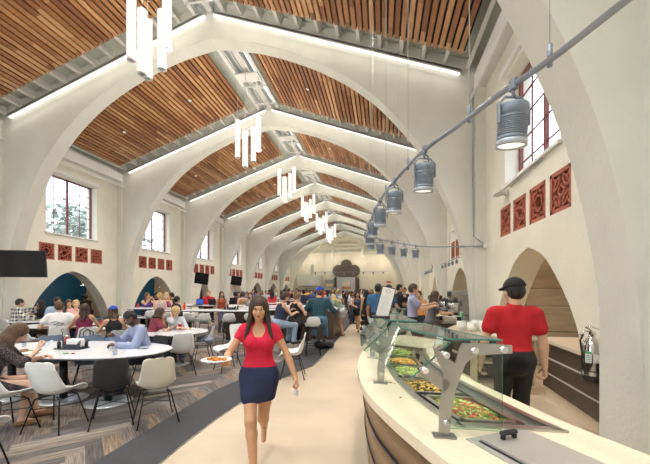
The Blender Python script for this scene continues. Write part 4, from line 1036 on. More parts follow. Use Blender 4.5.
for b, Yc in ((1, 11.7), (2, 16.8)):
    t = thing('lighting_track', 'short track of small spotlights in the %s bay of the right wall' % ('second' if b == 1 else 'third'), 'light track', (XR-.35, Yc, 2.62))
    new('alu').tube([(0, -1.5, 0), (0, 1.5, 0)], .014, 8).tube([(0, -1.2, 0), (.35, -1.2, 0)], .01, 6).tube([(0, 1.2, 0), (.35, 1.2, 0)], .01, 6).tube([(.28, 1.5, 0), (.3, 1.6, .5), (.3, 1.6, 1.2)], .01, 6).obj('pipe', t)
    for k in range(5):
        c_ = copy_tree(first, (XR-.35, Yc-1.2+k*.6, 2.62), 1.4, 'small spotlight on the right wall track of the %s bay, %s from the camera' % ('second' if b == 1 else 'third', ['first', 'second', 'third', 'fourth', 'fifth'][k]), 'spotlights on the wall tracks'); c_.scale = (.5, .5, .5)
# ------------------------------------------------------------------ back counters along the right wall
t = thing('drawer_counter', 'low counter with three dark wood drawer fronts in the first right hand opening', 'cabinet', (0, 0, 0))
P0, P1 = Vector((2.46, 5.85, 0)), Vector((2.34, 4.0, 0));
def quadwall(m, p, q, z0, z1, th):
    d = (q-p).normalized(); n_ = Vector((d.y, -d.x, 0))*th; pts = [p, q, q-n_, p-n_]; m.prism([(v.x, v.y) for v in pts], z0, z1)
nb_ = (P1-P0).normalized();
new('counter_top').prism([(2.42, 5.9), (2.30, 4.0), (4.4, 4.0), (4.4, 5.9)], .90, .945).obj('counter_top', t)
new('white_trim').prism([(2.475, 5.83), (2.37, 4.05), (4.4, 4.05), (4.4, 5.83)], .2, .895).obj('carcass', t)
for k in range(3):
    m = new('dark_wood'); m.prism([(2.465, 5.82), (2.355, 4.02), (2.40, 4.02), (2.51, 5.82)], .215+.232*k, .415+.232*k); m.obj('drawer_front', t)
new('counter_top').prism([(2.50, 5.8), (2.44, 4.05), (4.4, 4.05), (4.4, 5.8)], 0, .2).obj('plinth', t)
new('sheet_steel').box((3.9, 8.45, 1.45), (1.35, .08, 2.9)).use('seam').box((3.9, 8.405, 1.72), (1.34, .006, .012)).box((3.9, 8.405, 1.32), (1.34, .006, .010)).box((3.9, 8.405, .75), (1.34, .006, .014)).use('hood_steel').box((3.9, 8.40, 1.30), (1.34, .012, .012)).obj('steel_partition', label='tall brushed steel sheet wall behind the first right hand opening', cat='partition')
new('steel').box((XR+1.2, 7.35, 1.2), (.9, .05, 2.4)).use('seam').box((XR+1.2, 7.32, 1.7), (.9, .01, .01)).obj('steel_door', label='steel cabinet side seen through the first right hand opening', cat='cabinet') if False else None
t = thing('back_counter', 'cream topped back counter with open shelves behind the server in red', 'counter', (0, 0, 0))
new('counter_top').prism([(1.50, 6.05), (2.46, 5.95), (2.46, 8.3), (1.75, 8.3), (1.30, 7.2)], .88, .92).obj('counter_top', t)
m = new('tan_paint').prism([(1.56, 6.12), (2.42, 6.02), (2.42, 6.06), (1.56, 6.16)], 0, .1)
for z_ in (.08, .45, .84): m.prism([(1.56, 6.12), (2.42, 6.02), (2.42, 8.2), (1.80, 8.2), (1.38, 7.2)], z_, z_+.03)
for p, q in (((1.56, 6.12), (1.58, 6.5)), ((2.0, 6.07), (2.02, 6.5)), ((2.42, 6.02), (2.42, 6.5))): m.prism([p, (p[0]+.03, p[1]), (p[0]+.03, q[1]), (p[0], q[1])], .1, .86)
m.use('dark_wood').prism([(1.60, 6.55), (2.42, 6.5), (2.42, 8.2), (1.82, 8.2), (1.42, 7.25)], .1, .84); m.obj('shelving', t)
for i, (dx, dy, n_) in enumerate([(0, 0, 4), (.19, -.05, 5), (.40, .05, 4), (-.14, .22, 4), (.13, .24, 5), (.34, .28, 4)]):
    for k in range(n_):
        lb_ = 'white bowl, %s stack on the back counter, %s' % (['near left', 'near middle', 'near right', 'rear left', 'rear middle', 'rear right'][i], ['at the bottom', 'second from the bottom', 'third from the bottom', 'fourth from the bottom', 'on top of five'][k])
        if i == 0 and k == 0: bowl = new('white_trim').lathe([(0, 0), (.05, 0), (.078, .05), (.083, .10), (.079, .10), (.072, .05), (.045, .01), (0, .01)], n=20).obj('bowl', loc=(1.62+dx, 6.62+dy, .92), label=lb_, cat='bowl', group='stacked white bowls')
        else: copy_tree(bowl, (1.62+dx, 6.62+dy, .92+.024*k), None, lb_)
t = thing('beverage_counter', 'stainless beverage counter along the right wall beyond the back counter', 'counter', (0, 0, 0))
new('steel').prism([(1.40, 8.5), (2.1, 8.5), (2.1, 14.0), (1.15, 14.0)], .88, .93).obj('counter_top', t); new('dark_wood').prism([(1.45, 8.55), (2.1, 8.55), (2.1, 14.0), (1.2, 14.0)], .05, .88).obj('body', t)
def urn(x, y, label, r=.14):
    t = thing('coffee_urn', label, 'urn', (x, y, .93), 0, 'coffee urns on the beverage counter')
    new('black_plastic').lathe([(0, 0), (r*1.1, 0), (r*1.1, .05), (r*.9, .08), (r*.9, .12), (0, .12)], n=24).obj('base', t)
    new('chrome').lathe([(r*.85, .12), (r, .14), (r, .40), (r*.9, .42), (0, .42)], n=24).obj('body', t)
    new('black_plastic').lathe([(0, .52), (.03, .52), (.03, .49), (r*.8, .47), (r*1.05, .43), (r*1.02, .40), (0, .40)], n=24).tube([(-r, 0, .42), (-r*1.5, 0, .45), (-r*1.5, 0, .30)], .015, 8).tube([(r, 0, .42), (r*1.5, 0, .45), (r*1.5, 0, .30)], .015, 8).obj('lid', t)
    new('black_plastic').box((-r-.02, -.03, .10), (.06, .04, .05), bev=.008).obj('tap', t)
urn(1.95, 10.0, 'steel coffee urn with black lid on the beverage counter, nearer one'); urn(1.93, 11.2, 'steel coffee urn on the beverage counter, farther one')
t = thing('coffee_brewer', 'tall steel coffee brewer standing behind the nearer urn in the second opening', 'brewer', (2.35, 10.7, .93))
new('brushed').box((0, 0, .33), (.4, .75, .66), bev=.02).box((-.1, 0, .62), (.55, .7, .22), bev=.02).obj('body', t); new('black_plastic').box((-.385, 0, .62), (.01, .5, .12)).lathe([(0, .36), (.08, .38), (.1, .50), (0, .5)], c=(-.28, 0, 0), n=16).obj('brew_head', t); new('steel').box((.0, 0, -.45), (.5, .8, .9)).obj('cabinet', t)
t = thing('juice_dispenser', 'grey and black drink machine on the beverage counter beyond the urns', 'dispenser', (1.75, 12.0, .93)); new('alu').box((0, 0, .30), (.34, .5, .30), bev=.03).obj('tank', t); new('black_plastic').box((0, 0, .5), (.4, .55, .14), bev=.03).box((-.2, 0, .2), (.06, .3, .22), bev=.01).box((0, 0, .06), (.4, .55, .12)).obj('body', t)
for i, (x, y, m_, lab, w) in enumerate([(1.98, 9.15, 'label_green', 'green and white carton on the beverage counter beside the urn', .09), (1.52, 9.0, 'black_plastic', 'black condiment bin on the beverage counter, left one', .22), (1.80, 8.9, 'black_plastic', 'black condiment bin on the beverage counter, right one', .22), (1.60, 8.65, 'steel', 'steel condiment tray at the near end of the beverage counter', .3)]):
    m = new(m_).box((0, 0, .09 if i == 0 else .05), (w, w*.8, .18 if i == 0 else .1), bev=.01)
    if i == 0: m.use('paper').box((-.02, -.037, .09), (.03, .004, .17)).box((0, 0, .185), (.07, .03, .03))
    else: m.use('paper').box((0, 0, .10), (w*.8, w*.6, .03)).use('red').box((.05, 0, .115), (.04, .03, .012))
    m.obj(['juice_carton', 'condiment_bin', 'condiment_bin', 'condiment_tray'][i], loc=(x, y, .93), label=lab, cat=['carton', 'bin', 'bin', 'tray'][i])
# fire extinguisher and notice on the right wall beside the near arch frame
t = thing('fire_extinguisher', 'polished steel fire extinguisher hanging on the right wall beside the near arch frame', 'fire extinguisher', (2.30, 4.26, .68))
new('chrome').lathe([(0, 0), (.082, 0), (.09, .02), (.09, .38), (.075, .44), (.035, .475), (.03, .50), (0, .50)], n=28).obj('cylinder', t)
new('black_plastic').lathe([(0, -.01), (.094, -.01), (.094, .055), (.09, .058)], n=28).obj('boot', t); new('black_plastic').lathe([(.0915, .10), (.0925, .10), (.0925, .112), (.0915, .112)], n=28).obj('strap', t)
new('chrome').box((0, 0, .52), (.04, .05, .05), bev=.008).tube([(-.01, 0, .53), (-.07, -.02, .55), (-.13, -.03, .50)], .010, 8).tube([(.0, 0, .545), (-.06, 0, .585), (-.02, -.03, .60), (.05, -.05, .565)], .008, 8).lathe([(0, -.01), (.022, -.01), (.022, .01), (0, .01)], c=(.0, -.035, .515), n=14).obj('valve', t)
new('black_plastic').tube([(-.10, -.03, .51), (-.13, -.03, .44), (-.105, -.02, .30), (-.1, -.01, .12)], .011, 8).obj('hose', t)
m = MB(); m.use('label_green');
def wrap(z0, z1, a0, a1, mt, rr=.0912):
    m.use(mt); K = 8
    for k in range(K):
        a_, b_ = a0+(a1-a0)*k/K, a0+(a1-a0)*(k+1)/K
        m.face([(rr*math.cos(a_), rr*math.sin(a_), z0), (rr*math.cos(b_), rr*math.sin(b_), z0), (rr*math.cos(b_), rr*math.sin(b_), z1), (rr*math.cos(a_), rr*math.sin(a_), z1)], True)
wrap(.20, .32, -2.75, -2.05, 'paper'); wrap(.30, .325, -2.75, -2.05, 'label_green', .0916); wrap(.20, .30, -1.9, -1.0, 'white_trim')
m.use('label_green')
for k in range(4): wrap(.215+.02*k, .222+.02*k, -2.65, -2.15, 'label_green', .0917)
m.obj('label', t)
t = new('paper').box((0, 0, 0), (.006, .12, .40)).obj('wall_notice', loc=(XR-.006, 4.42, 1.55), label='narrow white notice with red print above the fire extinguisher', cat='sign')
m = new('red'); m.box((-.0045, 0, .15), (.002, .09, .04)).box((-.0045, 0, -.05), (.002, .09, .015)).box((-.0045, 0, -.09), (.002, .07, .015)).use('black_plastic').tube([(-.0045, .02, .08), (-.0045, -.01, .02)], .012, 6); m.obj('printing', t)
# uplight fitting under the near right window
t = thing('wall_uplight', 'flat oval wall light with wires below the nearest right window', 'light', (XR-.02, 7.45, 3.62)); new('white_trim').lathe([(0, -.02), (.09, -.01), (.11, .01), (0, .02)], c=(-.14, 0, 0), n=20, sy=2.2).box((-.02, 0, .02), (.05, .12, .10)).obj('body', t); new('alu').tube([(-.1, -.1, .03), (-.12, 0, .09), (-.08, .1, .04)], .008, 6).tube([(-.02, -.3, .06), (-.02, -1.6, .12)], .01, 6).obj('conduit', t)
# ------------------------------------------------------------------ screens
def tv(x, y, z_, w, h_, yaw, tilt, roll, label):
    t = thing('television', label, 'television', (x, y, z_), yaw, 'wall televisions on the left arch frames')
    M_ = Matrix.Rotation(tilt, 4, 'X') @ Matrix.Rotation(roll, 4, 'Y')
    ca = new('black_plastic').box((0, 0, 0), (w, .06, h_), M=M_, bev=.008).obj('casing', t); new('screen').box((0, -.032, .01), (w-.04, .006, h_-.06), M=M_).obj('screen', ca)
    new('black_metal').tube([(0, .02, 0), (0, .35, .05)], .03, 8).obj('bracket', t)
tv(-10.65, 8.62, 2.46, 1.42, .80, .35, .10, .0, 'large black wall television cut by the left edge of the photo')
tv(-10.45, 18.75, 2.36, .78, .68, .30, .18, .16, 'black wall television between the third and fourth niches of the left wall')
tv(-10.55, 23.85, 2.36, .78, .68, .30, .18, .16, 'black wall television farther down the left wall, third from the camera')
# niche lamps, fire alarm, exit sign
for i, (x, y, z_) in enumerate([(-13.0, 13.2, 1.86), (-13.0, 18.6, 1.86), (-13.0, 29.0, 1.86)]):
    t = thing('pendant_lamp', 'clear glass bell pendant hanging in the %s left niche' % ['first', 'second', 'fourth'][i], 'lamp', (x, y, z_), 0, 'glass pendants in the niches')
    new('cup_glass').lathe([(.21, 0), (.20, .09), (.12, .16), (.05, .22), (.03, .26)], n=24).obj('shade', t); new('alu').lathe([(0, .24), (.04, .24), (.04, .32), (0, .34)], n=12).tube([(0, 0, .3), (0, 0, 1.1)], .008, 6).obj('stem', t); new('pendant_glow').lathe([(0, .08), (.03, .10), (.035, .14), (.015, .2), (0, .2)], n=12).obj('bulb', t)
    ld = bpy.data.lights.new('niche_bulb', 'POINT'); ld.energy = 22; ld.color = (1, .82, .6); ld.shadow_soft_size = .1; lo = bpy.data.objects.new('niche_bulb', ld); COL.objects.link(lo); lo.location = (x, y, z_-.03)
new('red').box((0, 0, 0), (.06, .14, .18), bev=.01).use('paper').box((.032, 0, .03), (.004, .08, .05)).obj('fire_alarm', loc=(XL+.03, 19.5, 2.72), label='small red fire alarm on the left wall above the second niche', cat='alarm')
t = new('red').box((0, 0, 0), (.55, .06, .26), bev=.01).obj('exit_sign', loc=(.9, YEND-.25, 2.75), label='small red exit sign on the end wall', cat='sign'); text('EXIT', .2, 'paper', t, (0, -.031, -.07), (PI/2, 0, 0))
# ------------------------------------------------------------------ kitchen end
t = thing('exhaust_hood', 'wide stainless steel exhaust hood on the left of the end wall', 'hood', (-9.45, 45.3, 0)); new('hood_steel').box((0, 0, 2.95), (3.0, 1.6, 1.45)).obj('canopy', t)
new('steel').box((0, .9, 4.4), (.35, .35, 1.6)).obj('duct', t); new('steel_dark').box((0, 0, 2.2), (2.8, 1.4, .06)).obj('filter', t)
T_ = lambda p: (p[0], YEND-.28+p[2], p[1])
t = thing('clover_portal', 'dark brown three-lobed portal around the bright kitchen opening in the end wall', 'portal', (0, 0, 0)); cx = -4.9
def disc(x, z_, r, n=28, a0=0, a1=2*PI): return [(x+r*math.cos(a0+(a1-a0)*k/(n-1)), z_+r*math.sin(a0+(a1-a0)*k/(n-1))) for k in range(n)]
m = new('kitchen_dark'); m.prism(disc(cx, 5.12, .80), 0, .25, T=T_).prism(disc(cx-1.08, 4.36, .82), 0, .24, T=T_).prism(disc(cx+1.08, 4.36, .82), 0, .24, T=T_).prism([(cx-1.1, 3.54), (cx+1.1, 3.54), (cx+1.1, 4.6), (cx+.72, 5.0), (cx-.72, 5.0), (cx-1.1, 4.6)], -.01, .24, T=T_)
m.prism([(cx-1.85, 0), (cx-1.35, 0), (cx-1.35, 3.5), (cx-1.5, 3.5), (cx-1.8, 3.2)], 0, .22, T=T_).prism([(cx+1.85, 0), (cx+1.25, 0), (cx+1.25, 3.5), (cx+1.5, 3.5), (cx+1.8, 3.2)], 0, .22, T=T_)
m.use('black_metal').box((cx, YEND-.3, 4.9), (1.5, .02, .03)).box((cx, YEND-.3, 3.5), (3.6, .04, .05)); m.obj('surround', t)
new('steel').box((cx, YEND-.15, 1.75), (2.7, .1, 3.4)).box((cx-.8, YEND-.6, 1.6), (.5, .6, 3.2)).box((cx+.95, YEND-.5, 1.7), (.35, .5, 3.2)).use('counter_top').box((cx, YEND-.5, 2.5), (1.2, .5, .6)).use('food_orange').box((cx+.1, YEND-.55, 1.95), (1.1, .3, .25)).use('kitchen_dark').box((cx, YEND-.5, 1.2), (1.5, .4, .5)).obj('oven', t)
t = thing('kitchen_counter', 'far serving counter and cook line under the exhaust hood', 'counter', (0, 0, 0)); new('tabletop').box((-7.5, 41, 1.05), (8.5, 1.0, .08)).obj('counter_top', t); new('tan_paint').box((-7.5, 41, .5), (8.4, .8, 1.0)).obj('body', t)
new('steel').box((-8.9, 46.6, 1.3), (5.5, 1.1, 1.4)).use('steel_dark').box((-8.9, 46.0, 1.55), (5.0, .1, .25)).obj('cooking_range', label='steel cooking range below the exhaust hood', cat='range')
new('brushed').box((0, 0, 0), (1.3, .8, 2.6)).use('counter_top').box((0, -.42, .55), (1.0, .02, .4)).obj('steel_cabinet', loc=(-7.1, 47.0, 1.8), label='tall steel kitchen unit between the hood and the clover portal', cat='cabinet')
new('tan_paint').box((0, 0, 0), (4.8, .4, .35)).obj('kitchen_shelf', loc=(-9.2, 46.9, 2.2), label='tan back shelf strip under the hood', cat='shelf') if False else None

t = thing('ceiling_downlight', 'small bright ceiling light inside the first right hand opening', 'light', (3.45, 7.5, 2.36)); new('white_trim').box((0, 0, 0), (.3, .5, .05)).obj('frame', t); new('led').box((0, 0, -.028), (.25, .45, .01)).obj('diffuser', t)
for y_ in (6.3, 11.8, 17.0):
    ld = bpy.data.lights.new('service_downlight', 'AREA'); ld.size = .5; ld.energy = 60; ld.color = (1, .82, .58); o = bpy.data.objects.new('service_downlight', ld); COL.objects.link(o); o.location = (3.15, y_, 2.90)

t = thing('lighting_track', 'thin light track with small lamps in front of the end wall', 'light track', (0, 0, 0))
new('alu').tube([(-9, 44.2, 4.0), (.5, 44.2, 4.0)], .03, 6).obj('pipe', t)
for k in range(8):
    x = -8.6+k*1.25; new('lamp_body').lathe([(0, .0), (.09, -.02), (.10, -.30), (0, -.28)], c=(x, 44.2, 4.0), n=12).use('spot_glow').lathe([(0, -.305), (.085, -.305)], c=(x, 44.2, 4.0), n=12).obj('lamp_head', t)
for x in (-10, -6.6, -3, .3):
    for z_, e_ in ((5.6, 110), (3.2, 90)):
        ld = bpy.data.lights.new('kitchen_light', 'POINT'); ld.energy = e_; ld.color = (1, .86, .66); ld.shadow_soft_size = .3; o = bpy.data.objects.new('kitchen_light', ld); COL.objects.link(o); o.location = (x, 46.2 if z_ > 5 else 41.5, z_); o.visible_glossy = False
# ------------------------------------------------------------------ people
def pp(u, z, label, face, **k):
    X, Y = at(u, z); return person(label, X, Y, face+sight(u), **k)
cw = check('plaid_white', (.75, .75, .75), (.02, .02, .025), 9.0); ct = check('plaid_teal', (.01, .035, .055), (.02, .085, .11), 16.0)
def dots(name, c1, c2, sc):
    m = mat(name, c1, .8); N = m.node_tree.nodes; L = m.node_tree.links; tc = N.new('ShaderNodeTexCoord'); v = N.new('ShaderNodeTexVoronoi'); v.inputs['Scale'].default_value = sc; L.new(tc.outputs['Object'], v.inputs['Vector'])
    g = N.new('ShaderNodeMath'); g.operation = 'LESS_THAN'; g.inputs[1].default_value = .32; L.new(v.outputs['Distance'], g.inputs[0])
    mx = N.new('ShaderNodeMix'); mx.data_type = 'RGBA'; mx.inputs[6].default_value = (*c1, 1); mx.inputs[7].default_value = (*c2, 1); L.new(g.outputs[0], mx.inputs[0]); L.new(mx.outputs[2], N['Principled BSDF'].inputs['Base Color'])
dots('dotted_dark', (.012, .010, .014), (.22, .14, .13), 90); dots('floral', (.70, .62, .60), (.45, .18, .22), 28)
# walking woman
w = person('woman walking towards the camera in a red tee and short navy skirt holding a plate', -1.15, 3.12, 166, height=1.61, skin='warm', hair=('fringe', 'darkbrown'), top=((.62, .012, .05), 'cap', 0, .03), bottom=((.018, .025, .075), 'skirt', .48),
    pose='walk', hl=(-.40, .06, .72), hr=(.24, .30, 1.06), shoes=None, fat=.88, head=(4, 8, 0), palm=((1, 0, 0), (0, 0, 1)), curl=(.8, .15), legs='R')
p = w['wr']; d = V3(-math.sin(math.radians(6)), -1, 0)
pl = plate(p[0]-.03, p[1]-.13, p[2]+.035, 'paper plate with orange food carried by the walking woman', 'food_orange', .125, None)
p = w['wl']; new('paper').box((0, 0, 0), (.05, .04, .05), bev=.012).box((.01, .01, -.03), (.035, .03, .04), bev=.01).obj('napkin', loc=(p[0]+.0, p[1]-.01, p[2]-.12), label='crumpled white napkin in the lowered hand of the walking woman', cat='napkin')
# server
person('server in a red polo shirt and black cap walking away behind the counter', 1.345, 3.82, 8, height=1.78, sex='m', skin='fair', hair=('short', 'black'), top=((.47, .010, .016), 'short', 1), bottom=((.015, .014, .016), 'trousers'), pose='stand',
    hl=(-.33, .05, .80), hr=(.30, .04, .80), head=(22, 4, 0), cap=((.012, .012, .014), 'front'), fat=.92, curl=(.5, .5), shoes=(.02, .02, .02))
# foreground seated woman with phone
x, y = at(-14, 4.15)
f = person('woman in a dark dotted dress leaning over the table and reading her phone', x, y, 44, height=1.68, skin='light', hair=('long', 'brown'), top=('dotted_dark', 'elbow', 0, -.1), bottom=('dotted_dark', 'dress', .85), pose='sit', seat=.46, lean=24,
    hl=(-.10, .52, .80), hr=(.16, .50, .94), head=(0, 26, 0), glasses=True, shoes=(.30, .17, .09), curl=(.4, .55), palm=(None, (-.6, 0, .5)))
p = f['wr']; a_ = math.radians(44)
new('paper').box((0, 0, 0), (.075, .008, .15), bev=.003).use('phone_screen').box((0, -.005, 0), (.066, .002, .135)).obj('phone', loc=(p[0]+.075, p[1]+.04, p[2]+.05), rot=(-.9, .0, -a_+.3), label='white phone held up by the seated woman in the dotted dress', cat='phone')
# man in blue shirt
x, y = at(147, 5.95)
f = person('bearded man in a blue shirt eating at the right end of the oval table', x, y, 214, height=1.80, sex='m', skin='dark', hair=('buzz', 'black'), top=((.29, .34, .52), 'long', 1), bottom=((.02, .025, .05), 'trousers'), pose='sit', seat=.46, lean=20,
    hl=(-.12, .50, .80), hr=(.14, .48, .92), head=(-10, 28, 0), beard=True, curl=(.5, .9), fat=1.12)
def onT(u, v, h_=.742): z = FPX*(EYE-h_)/(v-290); return at(u, z)
x, y = onT(137, 344); new('food_dark').lathe([(0, 0), (.05, 0), (.085, .055), (.08, .055), (.05, .01), (0, .01)], n=18).obj('bowl', loc=(x-.03, y-.02, .742), label='black bowl in front of the man in the blue shirt', cat='bowl')
x, y = onT(143, 348.5); new('black_plastic').box((0, 0, .006), (.16, .08, .012), rz=.2, bev=.004).use('phone_screen').box((0, 0, .0125), (.14, .07, .001), rz=.2).obj('phone', loc=(x, y, .741), label='dark phone lying on the table before the man in the blue shirt', cat='phone')
x, y = onT(72, 348.5); caddy(x, y, .742, -6, 'napkin and sauce caddy in the middle of the long oval table', 1.45)
x, y = onT(115, 355); cup(x, y, .741, 'clear water glass on the right half of the oval table')
x, y = onT(122, 353); new('paper').box((0, 0, .004), (.10, .06, .008), rz=.3, bev=.002).use('food_red').box((.01, 0, .01), (.05, .03, .004), rz=.3).obj('napkin', loc=(x, y, .742), label='folded napkin beside the water glass', cat='napkin')
x, y = onT(70, 354)
new('terracotta').tube([(-.06, 0, .008), (.07, .01, .008)], .008, 8).use('label_green').tube([(-.10, -.01, .008), (-.06, 0, .008)], .009, 8).use('paper').tube([(-.02, 0, .009), (.02, .003, .009)], .0086, 8).obj('pen', loc=(x, y, .742), label='red and green pen lying in front of the napkin caddy', cat='pen')
x, y = onT(24, 352); new('food_brown').box((0, 0, .02), (.10, .08, .04), rz=.4, bev=.015).use('food_green').box((.07, .03, .012), (.08, .05, .02), bev=.008).obj('sandwich', loc=(x, y, .745), label='half eaten sandwich by the woman with the phone', cat='food')
x, y = onT(31, 353.5); plate(x, y, .742, 'white plate under the sandwich of the woman with the phone', None, .12)
x, y = onT(24, 347); cup(x, y, .741, 'clear water glass behind the phone of the seated woman')
# second table people
f = pp(176, 8.35, 'older woman with short blonde curls in a white blouse resting her cheek on her hand', 182, height=1.66, skin='light', hair=('curly', 'blonde'), top=((.60, .64, .70), 'elbow', 0, -.1), bottom=((.1, .15, .3), 'trousers'), pose='sit', seat=.46, lean=18, hl=(-.12, .42, .80), hr=(.09, .20, 1.10), elb=(None, (0, .8, -1)), head=(0, 10, 0))
f = pp(149, 7.75, 'woman with brown bobbed hair in a maroon tee resting her chin on her hand', 70, height=1.66, skin='fair', hair=('bob', 'darkbrown'), top=((.20, .03, .05), 'short', 0, -.1), bottom=((.05, .06, .12), 'trousers'), pose='sit', seat=.46, lean=20, hl=(-.06, .30, 1.06), hr=(.10, .45, .80), elb=((0, .8, -1), None), head=(-6, 8, 0))
for u, v, k in ((180, 329.5, 'cup'), (168, 331, 'pl'), (190, 329, 'pl2')):
    x, y = onT(u, v)
    if k == 'cup': cup(x, y, .742, 'red and white paper cup in front of the older blonde woman', 'red')
    elif k == 'pl': plate(x, y, .742, 'white plate on the near side of the blonde woman\'s table', 'food_brown')
    else: plate(x, y, .742, 'plate with scraps at the right of the blonde woman\'s table', 'food_yellow')
x, y = at(207, 7.85); t = thing('coat_bundle', 'grey and blue coat draped on the white chair right of the blonde woman\'s table', 'coat', (x, y, .43))
mat('coat_grey', (.22, .25, .32), .9, var=.3, scale=6, bump=.6)
F = Field((-.25, -.25, -.05), (.25, .25, .35), .014)
for k in range(9): F.ell((rng.uniform(-.12, .12), rng.uniform(-.12, .1), rng.uniform(.05, .18)), (.10, .09, .05), .03)
v, q = F.net(); link('fabric', mesh_of('fabric', [(v, q, 'coat_grey')]), t)
# blue-cap woman
pp(114, 7.6, 'woman in a backwards blue cap and black tank top seen from behind', -8, height=1.66, skin='tan', hair=('bob', 'brown'), top=((.012, .013, .018), 'tank', 0, -.1), bottom=((.10, .17, .30), 'trousers'), pose='sit', seat=.46, lean=8, hl=(-.22, .32, .78), hr=(.24, .34, .80), cap=((.02, .08, .45), 'back'), head=(0, 8, 0))
x, y = at(102, 8.85); cup(x, y, .742, 'red and white soda cup with a straw left of the blue cap woman', 'red', 1.15)
# left group
f = pp(59, 8.2, 'man in a white tee with black back print seen from behind', 2, height=1.82, sex='m', skin='fair', hair=('short', 'brown'), top=((.80, .80, .82), 'short', 1), bottom=((.05, .05, .07), 'trousers'), pose='sit', seat=.47, lean=6, hl=(-.30, .30, .80), hr=(.32, .30, .80), fat=1.1)
rt = f['root']; m = new('dark_metal')
for k, (a0, b0, a1, b1, r_) in enumerate([(-.13, .30, -.03, .325, .008), (-.09, .25, .0, .285, .010), (-.02, .30, .09, .27, .009), (.02, .25, .12, .235, .007), (-.05, .225, .07, .245, .008), (-.12, .155, -.04, .16, .009), (-.02, .155, .04, .16, .009), (.06, .155, .12, .16, .009)]):
    pz = f['tp'](0, -.125, 0)
    c0 = f['tp'](a0, -.132 if b0 < .2 else -.140, b0); c1 = f['tp'](a1, -.132 if b1 < .2 else -.140, b1); c0[1] += .0; m.tube([tuple(c0), tuple((c0+c1)/2+V3(0, -.004, .006)), tuple(c1)], r_, 6)
m.obj('printed_graphic', rt)
pp(84, 8.0, 'woman in a maroon racerback tank with long dark hair seen from behind', 8, height=1.68, skin='tan', hair=('long', 'darkbrown'), top=((.22, .02, .07), 'tank', 0, -.1), bottom=((.02, .02, .03), 'trousers'), pose='sit', seat=.50, lean=6, hl=(-.25, .30, .80), hr=(.22, .32, .82))
pp(13, 10.5, 'man in a black and white checked shirt reaching across the table', 72, height=1.80, sex='m', skin='fair', hair=('short', 'black'), top=('plaid_white', 'long', 1), bottom=((.03, .03, .05), 'trousers'), pose='sit', seat=.50, lean=12, hl=(-.16, .62, 1.08), hr=(.2, .4, .85), head=(-10, 0, 0))
pp(47, 11.3, 'woman with long black hair in black, chin on her hand, behind the checked shirt man', -80, height=1.68, skin='fair', hair=('long', 'black'), top=((.015, .015, .02), 'elbow', 0, -.1), bottom=((.015, .015, .02), 'trousers'), pose='sit', seat=.52, lean=12, hl=(-.05, .28, 1.06), hr=(.15, .4, .9), elb=((0, .8, -1), None))
pp(57, 10.3, 'man in a pale blue shirt half hidden behind the white printed tee', 150, height=1.84, sex='m', skin='brown', hair=('short', 'black'), top=((.35, .48, .66), 'short', 1), bottom=((.03, .03, .05), 'trousers'), pose='sit', seat=.52)
pp(69, 10.4, 'dark haired woman facing the camera between the white tee and the maroon tank', 176, height=1.70, skin='fair', hair=('long', 'darkbrown'), top=((.10, .10, .12), 'short', 0, -.1), bottom=((.03, .03, .05), 'trousers'), pose='sit', seat=.52, hl=(-.06, .2, 1.12), hr=(.2, .3, .85))
pp(76, 9.9, 'person in a pale pink top beside the maroon tank woman', 170, height=1.70, skin='light', hair=('short', 'blonde'), top=((.75, .42, .42), 'short', 0, -.1), bottom=((.05, .05, .1), 'trousers'), pose='sit', seat=.52)
for i, (u, v, k) in enumerate([(24, 320, 'food_orange'), (30, 320.5, 'food_brown'), (36, 320.5, 'food_green'), (62, 322, 'food_yellow')]): x, y = onT(u, v); plate(x, y, .742, 'plate with %s food on the tables of the left group' % ['orange', 'brown', 'green', 'yellow'][i], k, .13)
for i, (u, v) in enumerate([(31, 319), (33, 320), (27, 319.5)]): x, y = onT(u, v); cup(x, y, .742, ['amber drink cup by the checked shirt man', 'white paper cup by the checked shirt man', 'clear cup by the checked shirt man'][i], ['food_orange', 'paper', 'paper'][i], 1.2)
x, y = at(83, 8.9); t = thing('handbag', 'black handbag with looped handles behind the slate chair right of the caddy', 'bag', (at(85, 6.42)[0], at(85, 6.42)[1], .56)); new('black_plastic').box((0, 0, .12), (.34, .16, .22), bev=.03).obj('body', t); new('black_plastic').tube([(-.12, 0, .22), (-.10, 0, .36), (0, 0, .42), (.10, 0, .36), (.12, 0, .22)], .010, 7).tube([(-.10, .05, .22), (-.08, .06, .33), (.02, .06, .38), (.12, .06, .33), (.14, .05, .22)], .010, 7).obj('handle', t)
# booth benches
t = thing('booth_bench', 'grey blue bench in the first left niche', 'bench', (0, 0, 0)); new('shell_slate').box((-12.7, 12.6, .38), (1.1, 3.2, .16), bev=.03).obj('seat', t); new('dark_wood').box((-12.7, 12.6, .15), (1.0, 3.1, .3)).obj('base', t)
table('small table in the first left niche beside the person in black', -13.2, 12.7, 0, .45, .4, [(0, 0)], h=.98, p=4); cup(-13.2, 12.6, .98, 'clear bottle-like cup on the small niche table', 'paper')
person('person in black jacket and cap sitting in the first left niche', -12.75, 13.25, -90, height=1.72, sex='m', skin='brown', hair=('short', 'black'), top=((.012, .012, .014), 'long', 1), bottom=((.015, .02, .05), 'trousers'), pose='sit', seat=.62, lean=15, hl=(-.15, .5, .98), hr=(.15, .5, .98), cap=((.01, .01, .012), 'back'))
